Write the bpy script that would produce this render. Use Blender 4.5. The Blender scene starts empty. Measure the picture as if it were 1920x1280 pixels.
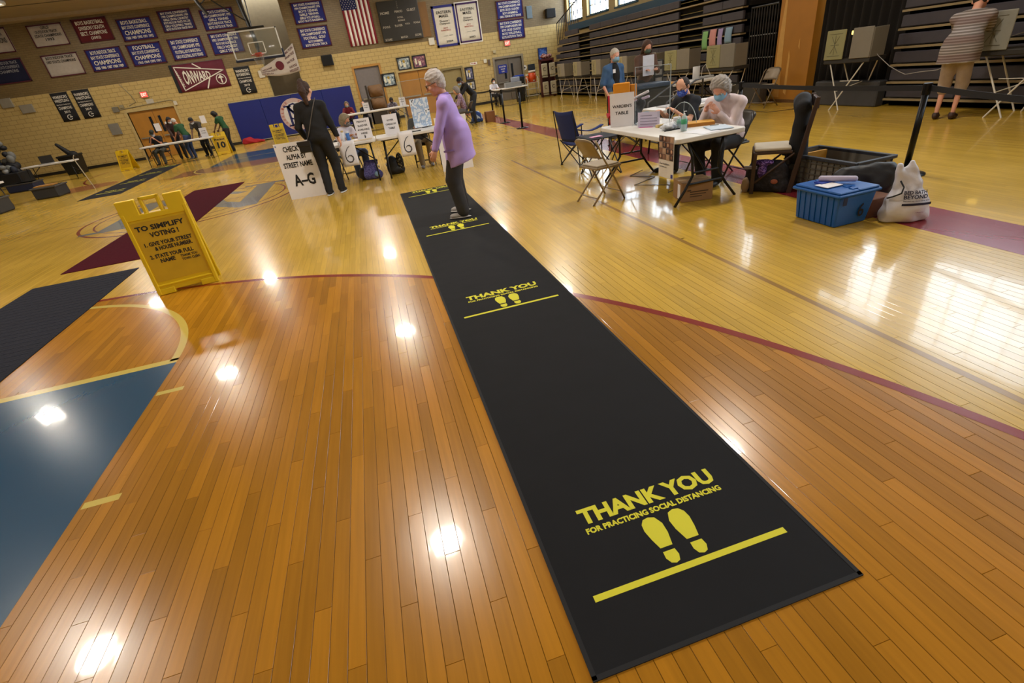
import bpy, math, random
import numpy as np
from mathutils import Vector, Matrix, Euler
random.seed(7); rng = np.random.default_rng(7)
S = bpy.context.scene
C = S.collection
PI = math.pi
# ------------------------------------------------------------------ camera
cam = bpy.data.cameras.new('camera'); cam.sensor_width = 36; cam.lens = 904.2 / 1920 * 36
cam.clip_start = .05; cam.clip_end = 200
co = bpy.data.objects.new('camera', cam); C.objects.link(co); S.camera = co
r_, d_, w_ = (0.9536, -0.27171, -0.12972), (-0.24455, -0.44763, -0.86013), (0.17564, 0.85194, -0.4933)
co.matrix_world = Matrix(((r_[0], -d_[0], -w_[0], 0), (r_[1], -d_[1], -w_[1], 0), (r_[2], -d_[2], -w_[2], 1.5), (0, 0, 0, 1)))
# ------------------------------------------------------------------ view, world, light
S.view_settings.view_transform = 'Standard'; S.view_settings.look = 'None'
S.view_settings.exposure = 0.38; S.view_settings.gamma = 1; S.view_settings.use_curve_mapping = False
W = bpy.data.worlds.new('daylight'); S.world = W; W.use_nodes = True
bg = W.node_tree.nodes['Background']; bg.inputs[0].default_value = (.80, .90, 1.0, 1); bg.inputs[1].default_value = 11.0
LAMP_POWER = 105.0; CEIL = 5.36
LAMPS = [(x, y) for y in (-3.0, 5.7, 14.0, 22.3) for x in (-10.4, -5.75, -.45, 4.9)]
def area(name, loc, rot, sx, sy, power, col, shape='RECTANGLE'):
    l = bpy.data.lights.new(name, 'AREA'); l.shape = shape; l.size = sx; l.size_y = sy; l.energy = power; l.color = col
    o = bpy.data.objects.new(name, l); C.objects.link(o); o.location = loc; o.rotation_euler = rot
    return o
WIN_Y = [(23.95, 25.7), (21.3, 23.4), (18.9, 20.7), (16.2, 18.2), (13.6, 15.5), (11.9, 12.6), (7.5, 9.5), (4.6, 6.9), (1.9, 4.0), (-.8, 1.3), (-3.5, -1.4)]
WX = 10.3; WZ0, WZ1 = 2.9, 5.05
for (a, b) in WIN_Y:
    o = area('window_portal', (WX + .30, (a + b) / 2, (WZ0 + WZ1) / 2), (0, -PI / 2 + PI, 0), WZ1 - WZ0, b - a, 1, (1, 1, 1))
    o.rotation_euler = (0, PI / 2, 0)
    o.data.cycles.is_portal = True
# ------------------------------------------------------------------ materials
def lin(h):
    if isinstance(h, str):
        h = h.lstrip('#'); h = h if len(h) == 6 else ''.join(c * 2 for c in h); v = [int(h[i:i + 2], 16) / 255 for i in (0, 2, 4)]
    else: v = h
    return tuple(((c + .055) / 1.055) ** 2.4 if c > .04045 else c / 12.92 for c in v) + (1,)
_m = {}
def M(h, rough=.6, metal=0, var=.12, scale=9, bump=0, emit=0, alpha=1, trans=0, spec=.5):
    key = (h, rough, metal, var, scale, bump, emit, alpha, trans, spec)
    if key in _m: return _m[key]
    m = bpy.data.materials.new('mat_' + str(h).strip('#')); m.use_nodes = True; nt = m.node_tree; N = nt.nodes; L = nt.links
    p = N['Principled BSDF']; c = lin(h)
    p.inputs['Roughness'].default_value = rough; p.inputs['Metallic'].default_value = metal
    p.inputs['Specular IOR Level'].default_value = spec
    tc = N.new('ShaderNodeTexCoord'); nz = N.new('ShaderNodeTexNoise'); nz.inputs['Scale'].default_value = scale; nz.inputs['Detail'].default_value = 2
    L.new(tc.outputs['Object'], nz.inputs['Vector'])
    mx = N.new('ShaderNodeMix'); mx.data_type = 'RGBA'
    mx.inputs['A'].default_value = tuple(x * (1 - var) for x in c[:3]) + (1,); mx.inputs['B'].default_value = tuple(min(1, x * (1 + var)) for x in c[:3]) + (1,)
    L.new(nz.outputs['Fac'], mx.inputs['Factor']); L.new(mx.outputs['Result'], p.inputs['Base Color'])
    if bump:
        b = N.new('ShaderNodeBump'); b.inputs['Strength'].default_value = bump; b.inputs['Distance'].default_value = .01
        L.new(nz.outputs['Fac'], b.inputs['Height']); L.new(b.outputs['Normal'], p.inputs['Normal'])
    if emit:
        p.inputs['Emission Color'].default_value = c; p.inputs['Emission Strength'].default_value = emit
    if alpha < 1: p.inputs['Alpha'].default_value = alpha
    if trans: p.inputs['Transmission Weight'].default_value = trans
    _m[key] = m; return m
class G:  # small node helper
    def __init__(s, m): s.nt = m.node_tree; s.N = s.nt.nodes; s.L = s.nt.links
    def n(s, t, **k):
        x = s.N.new(t)
        for a, b in k.items(): setattr(x, a, b)
        return x
    def m(s, op, a, b=None, c=None):
        x = s.N.new('ShaderNodeMath'); x.operation = op
        for i, v in enumerate((a, b, c)):
            if v is None: continue
            if isinstance(v, (int, float)): x.inputs[i].default_value = v
            else: s.L.new(v, x.inputs[i])
        return x.outputs[0]
    def mix(s, f, a, b, bt='MIX'):
        x = s.N.new('ShaderNodeMix'); x.data_type = 'RGBA'; x.blend_type = bt
        for nm, v in (('Factor', f), ('A', a), ('B', b)):
            if isinstance(v, (int, float, tuple)): x.inputs[nm].default_value = v
            else: s.L.new(v, x.inputs[nm])
        return x.outputs['Result']
BW, BL = .0572, .98   # floor board width and length
ARC = (-3.72, -.57, 6.04)
def floor_material(kind):
    m = bpy.data.materials.new('varnished_' + kind); m.use_nodes = True; g = G(m); p = g.N['Principled BSDF']
    geo = g.n('ShaderNodeNewGeometry'); sp = g.n('ShaderNodeSeparateXYZ'); g.L.new(geo.outputs['Position'], sp.inputs[0])
    x, y = sp.outputs[0], sp.outputs[1]
    i = g.m('FLOOR', g.m('DIVIDE', x, BW)); off = g.m('FRACT', g.m('MULTIPLY', i, .618034))
    v = g.m('ADD', g.m('DIVIDE', y, BL), off); j = g.m('FLOOR', v)
    cb = g.n('ShaderNodeCombineXYZ'); g.L.new(i, cb.inputs[0]); g.L.new(j, cb.inputs[1])
    wn = g.n('ShaderNodeTexWhiteNoise'); g.L.new(cb.outputs[0], wn.inputs['Vector'])
    # grain
    sc = g.n('ShaderNodeMapping'); sc.inputs['Scale'].default_value = (60, 2.6, 1); g.L.new(geo.outputs['Position'], sc.inputs['Vector'])
    ad = g.n('ShaderNodeVectorMath', operation='ADD'); g.L.new(sc.outputs[0], ad.inputs[0]); g.L.new(wn.outputs['Color'], ad.inputs[1])
    gr = g.n('ShaderNodeTexNoise'); gr.inputs['Scale'].default_value = 1; gr.inputs['Detail'].default_value = 4; g.L.new(ad.outputs[0], gr.inputs['Vector'])
    big = g.n('ShaderNodeTexNoise'); big.inputs['Scale'].default_value = .8; big.inputs['Detail'].default_value = 3; g.L.new(geo.outputs['Position'], big.inputs['Vector'])
    d = g.m('SQRT', g.m('ADD', g.m('POWER', g.m('SUBTRACT', x, ARC[0]), 2), g.m('POWER', g.m('SUBTRACT', y, ARC[1]), 2)))
    ins = g.m('LESS_THAN', d, ARC[2])
    if kind == 'wood':
        col = g.mix(ins, lin('#cda63f'), lin('#b0771b'))
        tone = g.m('ADD', g.m('ADD', .90, g.m('MULTIPLY', ins, -.10)), g.m('MULTIPLY', wn.outputs['Value'], g.m('ADD', .16, g.m('MULTIPLY', ins, .20))))
        tone = g.m('MULTIPLY', tone, g.m('ADD', .78, g.m('MULTIPLY', gr.outputs['Fac'], .40)))
        tone = g.m('MULTIPLY', tone, g.m('ADD', .82, g.m('MULTIPLY', big.outputs['Fac'], .34)))
        fx = g.m('FRACT', g.m('DIVIDE', x, BW)); e = g.m('MINIMUM', fx, g.m('SUBTRACT', 1, fx))
        seam = g.m('SUBTRACT', 1, g.m('MULTIPLY', g.m('LESS_THAN', e, .03), .30))
        tone = g.m('MULTIPLY', tone, seam)
        cc = g.n('ShaderNodeCombineXYZ')
        for q in range(3): g.L.new(tone, cc.inputs[q])
        col = g.mix(1.0, col, cc.outputs[0], 'MULTIPLY')
    else:
        hexs = dict(blue='#1d4f70', yellow='#d8c060', red='#8a2416', maroon='#8d2c36', greyblue='#64707a', orange='#a8602c', faded='#a07a3a', brown='#8f5f38')
        col = g.mix(big.outputs['Fac'], lin(hexs[kind]), tuple(c * .8 for c in lin(hexs[kind])[:3]) + (1,))
    if isinstance(col, tuple): p.inputs['Base Color'].default_value = col
    else: g.L.new(col, p.inputs['Base Color'])
    p.inputs['Roughness'].default_value = .17
    p.inputs['Specular IOR Level'].default_value = .42
    p.inputs['Coat Weight'].default_value = .30; p.inputs['Coat Roughness'].default_value = .055; p.inputs['Coat IOR'].default_value = 1.45
    rr = g.m('ADD', .16, g.m('MULTIPLY', big.outputs['Fac'], .16)); g.L.new(rr, p.inputs['Roughness'])
    bm1 = g.n('ShaderNodeTexNoise'); bm1.inputs['Scale'].default_value = 3.2; bm1.inputs['Detail'].default_value = 4
    ms = g.n('ShaderNodeMapping'); ms.inputs['Scale'].default_value = (2.2, .8, 1); g.L.new(geo.outputs['Position'], ms.inputs['Vector']); g.L.new(ms.outputs[0], bm1.inputs['Vector'])
    b = g.n('ShaderNodeBump'); b.inputs['Strength'].default_value = .04; b.inputs['Distance'].default_value = .02; g.L.new(bm1.outputs['Fac'], b.inputs['Height'])
    b2 = g.n('ShaderNodeBump'); b2.inputs['Strength'].default_value = .008; b2.inputs['Distance'].default_value = .004
    g.L.new(wn.outputs['Value'] if kind == 'wood' else bm1.outputs['Fac'], b2.inputs['Height']); g.L.new(b.outputs['Normal'], b2.inputs['Normal'])
    g.L.new(b2.outputs['Normal'], p.inputs['Normal']); g.L.new(b2.outputs['Normal'], p.inputs['Coat Normal'])
    return m
def block_material(c1, c2, mortar, bw, bh):
    m = bpy.data.materials.new('painted_block'); m.use_nodes = True; g = G(m); p = g.N['Principled BSDF']
    geo = g.n('ShaderNodeNewGeometry'); sp = g.n('ShaderNodeSeparateXYZ'); g.L.new(geo.outputs['Position'], sp.inputs[0])
    cb = g.n('ShaderNodeCombineXYZ'); g.L.new(g.m('ADD', sp.outputs[0], sp.outputs[1]), cb.inputs[0]); g.L.new(sp.outputs[2], cb.inputs[1])
    br = g.n('ShaderNodeTexBrick'); br.inputs['Scale'].default_value = 1; br.inputs['Brick Width'].default_value = bw; br.inputs['Row Height'].default_value = bh
    br.inputs['Mortar Size'].default_value = .009 if bh > .12 else .006; br.inputs['Mortar Smooth'].default_value = .3
    br.inputs['Color1'].default_value = lin(c1); br.inputs['Color2'].default_value = lin(c2); br.inputs['Mortar'].default_value = lin(mortar)
    g.L.new(cb.outputs[0], br.inputs['Vector'])
    g.L.new(br.outputs['Color'], p.inputs['Base Color']); p.inputs['Roughness'].default_value = .45
    b = g.n('ShaderNodeBump'); b.inputs['Strength'].default_value = .4; b.inputs['Distance'].default_value = .01; b.invert = True
    g.L.new(br.outputs['Fac'], b.inputs['Height']); g.L.new(b.outputs['Normal'], p.inputs['Normal'])
    return m
def stripe_material(c1, c2, period, axis=2, duty=.5, rough=.9, c3=None):
    m = bpy.data.materials.new('striped_cloth'); m.use_nodes = True; g = G(m); p = g.N['Principled BSDF']
    tc = g.n('ShaderNodeTexCoord'); sp = g.n('ShaderNodeSeparateXYZ'); g.L.new(tc.outputs['Object'], sp.inputs[0])
    f = g.m('FRACT', g.m('DIVIDE', sp.outputs[axis], period)); k = g.m('LESS_THAN', f, duty)
    col = g.mix(k, lin(c1), lin(c2))
    if c3:
        f2 = g.m('FRACT', g.m('DIVIDE', sp.outputs[axis], period * 6.3)); col = g.mix(g.m('MULTIPLY', g.m('GREATER_THAN', f2, .6), .5), col, lin(c3))
    g.L.new(col, p.inputs['Base Color']); p.inputs['Roughness'].default_value = rough
    return m
def speckle(c1, c2, scale, thr=.55, rough=.8):
    m = bpy.data.materials.new('speckled'); m.use_nodes = True; g = G(m); p = g.N['Principled BSDF']
    tc = g.n('ShaderNodeTexCoord'); v = g.n('ShaderNodeTexVoronoi'); v.inputs['Scale'].default_value = scale; g.L.new(tc.outputs['Object'], v.inputs['Vector'])
    sp = g.n('ShaderNodeSeparateColor'); g.L.new(v.outputs['Color'], sp.inputs[0])
    col = g.mix(g.m('GREATER_THAN', sp.outputs[0], thr), lin(c1), lin(c2)); g.L.new(col, p.inputs['Base Color']); p.inputs['Roughness'].default_value = rough
    return m
def tiles(cols, scale, rough=.5, emit=0):   # printed photo collage / screen
    m = bpy.data.materials.new('printed_picture'); m.use_nodes = True; g = G(m); p = g.N['Principled BSDF']
    tc = g.n('ShaderNodeTexCoord'); v = g.n('ShaderNodeTexNoise'); v.inputs['Scale'].default_value = scale; v.inputs['Detail'].default_value = 4; g.L.new(tc.outputs['Object'], v.inputs['Vector'])
    r = g.n('ShaderNodeValToRGB'); r.color_ramp.interpolation = 'CONSTANT'
    while len(r.color_ramp.elements) < len(cols): r.color_ramp.elements.new(.5)
    for k, c in enumerate(cols): r.color_ramp.elements[k].position = .3 + .42 * k / len(cols) if k else 0; r.color_ramp.elements[k].color = lin(c)
    g.L.new(v.outputs['Fac'], r.inputs[0]); g.L.new(r.outputs[0], p.inputs['Base Color']); p.inputs['Roughness'].default_value = rough
    if emit: g.L.new(r.outputs[0], p.inputs['Emission Color']); p.inputs['Emission Strength'].default_value = emit
    return m
def glass(alpha=.10, tint='#eef6f8', rough=.03):
    m = bpy.data.materials.new('clear_acrylic'); m.use_nodes = True; g = G(m); N = g.N; p = N['Principled BSDF']
    p.inputs['Base Color'].default_value = lin(tint); p.inputs['Roughness'].default_value = rough; p.inputs['Specular IOR Level'].default_value = .5; p.inputs['Alpha'].default_value = alpha
    p.inputs['Specular IOR Level'].default_value = .5
    return m
# ------------------------------------------------------------------ mesh builder
class MB:
    def __init__(s): s.v = []; s.f = []
    def add(s, v, f):
        o = len(s.v); s.v += [tuple(x) for x in v]; s.f += [tuple(i + o for i in q) for q in f]; return s
    def box(s, x0, x1, y0, y1, z0, z1, M4=None):
        v = [Vector((x, y, z)) for x in (x0, x1) for y in (y0, y1) for z in (z0, z1)]
        if M4: v = [M4 @ q for q in v]
        return s.add(v, [(0, 1, 3, 2), (4, 6, 7, 5), (0, 4, 5, 1), (2, 3, 7, 6), (0, 2, 6, 4), (1, 5, 7, 3)])
    def hexa(s, b, t):   # bottom 4, top 4 points ccw from above
        return s.add(list(b) + list(t), [(3, 2, 1, 0), (4, 5, 6, 7)] + [(i, (i + 1) % 4, (i + 1) % 4 + 4, i + 4) for i in range(4)])
    def tube(s, pts, r, n=8, rs=None, closed=False, cap=True):
        P = [Vector(p) for p in pts]; k = len(P); o = len(s.v); up = None
        for i, p in enumerate(P):
            if closed: t = (P[(i + 1) % k] - P[i - 1])
            else: t = (P[min(i + 1, k - 1)] - P[max(i - 1, 0)])
            t.normalize()
            if up is None: up = Vector((0, 0, 1)) if abs(t.z) < .9 else Vector((1, 0, 0))
            a = t.cross(up)
            if a.length < 1e-4: a = t.orthogonal()
            a.normalize(); b = a.cross(t).normalized(); up = b
            rr = rs[i] if rs else r
            for q in range(n):
                an = 2 * PI * q / n; s.v.append(tuple(p + (a * math.cos(an) + b * math.sin(an)) * rr))
        for i in range(k if closed else k - 1):
            i2 = (i + 1) % k
            for q in range(n): s.f.append((o + i * n + q, o + i * n + (q + 1) % n, o + i2 * n + (q + 1) % n, o + i2 * n + q))
        if cap and not closed: s.f.append(tuple(o + q for q in range(n))[::-1]); s.f.append(tuple(o + (k - 1) * n + q for q in range(n)))
        return s
    def lathe(s, prof, c=(0, 0, 0), n=20, M4=None):   # prof: (r, z)
        o = len(s.v)
        for (r, z) in prof:
            for q in range(n):
                v = Vector((c[0] + r * math.cos(2 * PI * q / n), c[1] + r * math.sin(2 * PI * q / n), c[2] + z)); s.v.append(tuple(M4 @ v if M4 else v))
        for i in range(len(prof) - 1):
            for q in range(n): s.f.append((o + i * n + q, o + i * n + (q + 1) % n, o + (i + 1) * n + (q + 1) % n, o + (i + 1) * n + q))
        s.f.append(tuple(o + q for q in range(n))[::-1]); s.f.append(tuple(o + (len(prof) - 1) * n + q for q in range(n)))
        return s
    def ball(s, c, r, n=12, m=8, M3=None):
        r = (r, r, r) if isinstance(r, (int, float)) else r; o = len(s.v)
        for i in range(1, m):
            for q in range(n):
                th = PI * i / m; ph = 2 * PI * q / n
                v = Vector((r[0] * math.sin(th) * math.cos(ph), r[1] * math.sin(th) * math.sin(ph), r[2] * math.cos(th)))
                if M3: v = M3 @ v
                s.v.append(tuple(v + Vector(c)))
        z = Vector((0, 0, r[2])); z = M3 @ z if M3 else z
        s.v.append(tuple(Vector(c) + z)); s.v.append(tuple(Vector(c) - z))
        for i in range(m - 2):
            for q in range(n): s.f.append((o + i * n + q, o + (i + 1) * n + q, o + (i + 1) * n + (q + 1) % n, o + i * n + (q + 1) % n))
        T = o + (m - 1) * n
        for q in range(n): s.f.append((T, o + q, o + (q + 1) % n)); s.f.append((T + 1, o + (m - 2) * n + (q + 1) % n, o + (m - 2) * n + q))
        return s
    def prism(s, poly, d0, d1, plane='xz'):   # 2D polygon thickened along the third axis
        mk = {'xz': lambda a, b, d: (a, d, b), 'xy': lambda a, b, d: (a, b, d), 'yz': lambda a, b, d: (d, a, b)}[plane]
        n = len(poly); v = [mk(a, b, d0) for a, b in poly] + [mk(a, b, d1) for a, b in poly]
        return s.add(v, [tuple(range(n))[::-1], tuple(range(n, 2 * n))] + [(i, (i + 1) % n, (i + 1) % n + n, i + n) for i in range(n)])
    def grid(s, fn, nu, nv, thick=0):
        o = len(s.v)
        for i in range(nu + 1):
            for j in range(nv + 1): s.v.append(tuple(fn(i / nu, j / nv)))
        for i in range(nu):
            for j in range(nv): a = o + i * (nv + 1) + j; s.f.append((a, a + nv + 1, a + nv + 2, a + 1))
        return s
    def build(s, name, mat, parent=None, bevel=0, smooth=False, seg=1, solid=0, loc=None):
        me = bpy.data.meshes.new(name); me.from_pydata(s.v, [], s.f); me.materials.append(mat)
        if smooth: me.polygons.foreach_set('use_smooth', [True] * len(me.polygons))
        me.update(); o = bpy.data.objects.new(name, me); C.objects.link(o)
        if parent: o.parent = parent
        if solid: q = o.modifiers.new('s', 'SOLIDIFY'); q.thickness = solid; q.offset = 0
        if bevel: q = o.modifiers.new('b', 'BEVEL'); q.width = bevel; q.segments = seg; q.limit_method = 'ANGLE'; q.angle_limit = .7
        if loc: o.location = loc
        return o
def B(*a, **k): return MB().box(*a, **k)
def tag(o, label, cat, group=None, kind=None):
    if label: o['label'] = label
    if cat: o['category'] = cat
    if group: o['group'] = group
    if kind: o['kind'] = kind
    return o
def thing(name, label, cat, loc=(0, 0, 0), rz=0, group=None, rot=None, scale=1):
    o = bpy.data.objects.new(name, None); C.objects.link(o); o.location = loc; o.rotation_euler = rot or (0, 0, rz); o.empty_display_size = .1
    o.scale = (scale,) * 3
    return tag(o, label, cat, group)
def struct(o): o['kind'] = 'structure'; return o
def dup(root, loc, rz, label, group=None, scale=None):
    r = root.copy(); C.objects.link(r); r.location = loc; r.rotation_euler = (0, 0, rz); r['label'] = label
    if group: r['group'] = group
    if scale: r.scale = (scale,) * 3
    for ch in list(root.children):
        c = ch.copy(); C.objects.link(c); c.parent = r
        for g in ch.children:
            d = g.copy(); C.objects.link(d); d.parent = c
    return r
_t = {}
def glyphs(s, bold=0.0):
    if (s, bold) in _t: return _t[(s, bold)]
    cu = bpy.data.curves.new('t', 'FONT'); cu.body = s; cu.resolution_u = 2; cu.offset = bold; cu.size = 1
    ob = bpy.data.objects.new('t', cu); C.objects.link(ob)
    dg = bpy.context.evaluated_depsgraph_get(); me = bpy.data.meshes.new_from_object(ob.evaluated_get(dg))
    V = np.array([v.co[:2] for v in me.vertices]); Fc = [tuple(p.vertices) for p in me.polygons]
    bpy.data.objects.remove(ob); bpy.data.curves.remove(cu); bpy.data.meshes.remove(me)
    mn, mx = V.min(0), V.max(0); sz = mx - mn; V = (V - mn) / sz
    _t[(s, bold)] = (V, Fc, sz[0] / sz[1]); return _t[(s, bold)]
def lettering(parent, lines, mat, y=-.004, plane='xz', bold=.012, name='lettering', M4=None):
    """lines: (text, x0, x1, z0, z1): every line fills its rectangle."""
    mb = MB()
    for (s, x0, x1, z0, z1) in lines:
        V, Fc, _ = glyphs(s, bold)
        if plane == 'xz': v = [(x0 + a * (x1 - x0), y, z0 + b * (z1 - z0)) for a, b in V]
        else: v = [(x0 + a * (x1 - x0), z0 + b * (z1 - z0), y) for a, b in V]
        if M4: v = [M4 @ Vector(q) for q in v]
        mb.add(v, Fc)
    return mb.build(name, mat, parent)
# ------------------------------------------------------------------ distance-field sculptor for bodies and soft things
def d_cone(P, a, b, ra, rb):
    a = np.array(a, float); b = np.array(b, float); ab = b - a; t = np.clip(((P - a) @ ab) / max(ab @ ab, 1e-9), 0, 1)
    return np.linalg.norm(P - a - t[..., None] * ab, axis=-1) - (ra + (rb - ra) * t)
def d_ell(P, c, r, R=None):
    q = P - np.array(c, float)
    if R is not None: q = q @ R
    r = np.array(r, float); k0 = np.linalg.norm(q / r, axis=-1); k1 = np.linalg.norm(q / (r * r), axis=-1)
    return k0 * (k0 - 1) / np.maximum(k1, 1e-6)
def smin(a, b, k):
    h = np.clip(.5 + .5 * (b - a) / k, 0, 1); return b * (1 - h) + a * h - k * h * (1 - h)
def sculpt(prims, h, k=.03, cuts=(), wave=None):
    lo = np.full(3, 1e9); hi = -lo
    for p in prims:
        if p[0] == 'c': pts = [np.array(p[1]) - p[3], np.array(p[1]) + p[3], np.array(p[2]) - p[4], np.array(p[2]) + p[4]]
        else: m = max(p[2]); pts = [np.array(p[1]) - m, np.array(p[1]) + m]
        lo = np.minimum(lo, np.min(pts, 0)); hi = np.maximum(hi, np.max(pts, 0))
    lo = lo - 3 * h; n = np.ceil((hi + 3 * h - lo) / h).astype(int) + 1
    ax = [lo[i] + h * np.arange(n[i]) for i in range(3)]
    P = np.stack(np.meshgrid(*ax, indexing='ij'), -1); F = None
    for p in prims:
        if p[0] == 'c': d = d_cone(P, *p[1:5]); kk = p[5] if len(p) > 5 else k
        else: d = d_ell(P, p[1], p[2], p[3] if len(p) > 3 else None); kk = p[4] if len(p) > 4 else k
        F = d if F is None else smin(F, d, kk)
    if wave:
        a, f = wave; F = F + a * np.sin(P[..., 0] * f + 3 * np.sin(P[..., 2] * f * .45)) * np.sin(P[..., 2] * f * .9 + P[..., 1] * f * .7)
    for (pt, nr) in cuts: F = np.maximum(F, (P - np.array(pt)) @ np.array(nr))
    return nets(F, lo, h)
def nets(F, o, h):
    nx, ny, nz = F.shape; cs = [(i, j, k) for i in (0, 1) for j in (0, 1) for k in (0, 1)]
    c = {q: F[q[0]:nx - 1 + q[0], q[1]:ny - 1 + q[1], q[2]:nz - 1 + q[2]] for q in cs}
    acc = np.zeros(c[(0, 0, 0)].shape + (3,)); cnt = np.zeros(acc.shape[:3])
    for a in cs:
        for d in range(3):
            if a[d]: continue
            b = list(a); b[d] = 1; b = tuple(b); fa, fb = c[a], c[b]; m = (fa < 0) != (fb < 0)
            t = fa[m] / (fa[m] - fb[m]); p = np.tile(np.array(a, float), (len(t), 1)); p[:, d] += t; acc[m] += p; cnt[m] += 1
    act = cnt > 0; idx = -np.ones(act.shape, int); idx[act] = np.arange(act.sum())
    ijk = np.argwhere(act); V = (acc[act] / cnt[act][:, None] + ijk) * h + o; faces = []
    N = F < 0
    for d in range(3):
        e1, e2 = (d + 1) % 3, (d + 2) % 3
        sl = [slice(1, -1)] * 3; sl[d] = slice(0, -1); s2 = list(sl); s2[d] = slice(1, None)
        A = N[tuple(sl)]; Bb = N[tuple(s2)]
        for flip in (0, 1):
            w = np.argwhere((A & ~Bb) if not flip else (~A & Bb))
            if not len(w): continue
            off = np.ones(3, int); off[d] = 0; w = w + off
            u1 = np.zeros(3, int); u1[e1] = 1; u2 = np.zeros(3, int); u2[e2] = 1
            q = [w - u1 - u2, w - u2, w, w - u1]
            f = np.stack([idx[tuple(x.T)] for x in q], 1)
            f = f[(f >= 0).all(1)]
            faces.append(f[:, ::-1] if flip else f)
    Fc = np.concatenate(faces) if faces else np.zeros((0, 4), int)
    return V, Fc
def join(parts):
    V = []; Fs = []; o = 0
    for v, f in parts:
        V.append(v); Fs.append(f + o); o += len(v)
    return np.concatenate(V), np.concatenate(Fs)
def vf(name, V, Fc, mat, parent=None):
    me = bpy.data.meshes.new(name); me.from_pydata(V.tolist(), [], Fc.tolist()); me.materials.append(mat)
    me.polygons.foreach_set('use_smooth', [True] * len(me.polygons)); me.update()
    o = bpy.data.objects.new(name, me); C.objects.link(o)
    if parent: o.parent = parent
    return o
def soft(name, prims, h, mat, parent=None, k=.03, cuts=(), wave=None): return vf(name, *sculpt(prims, h, k, cuts, wave), mat, parent)
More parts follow.
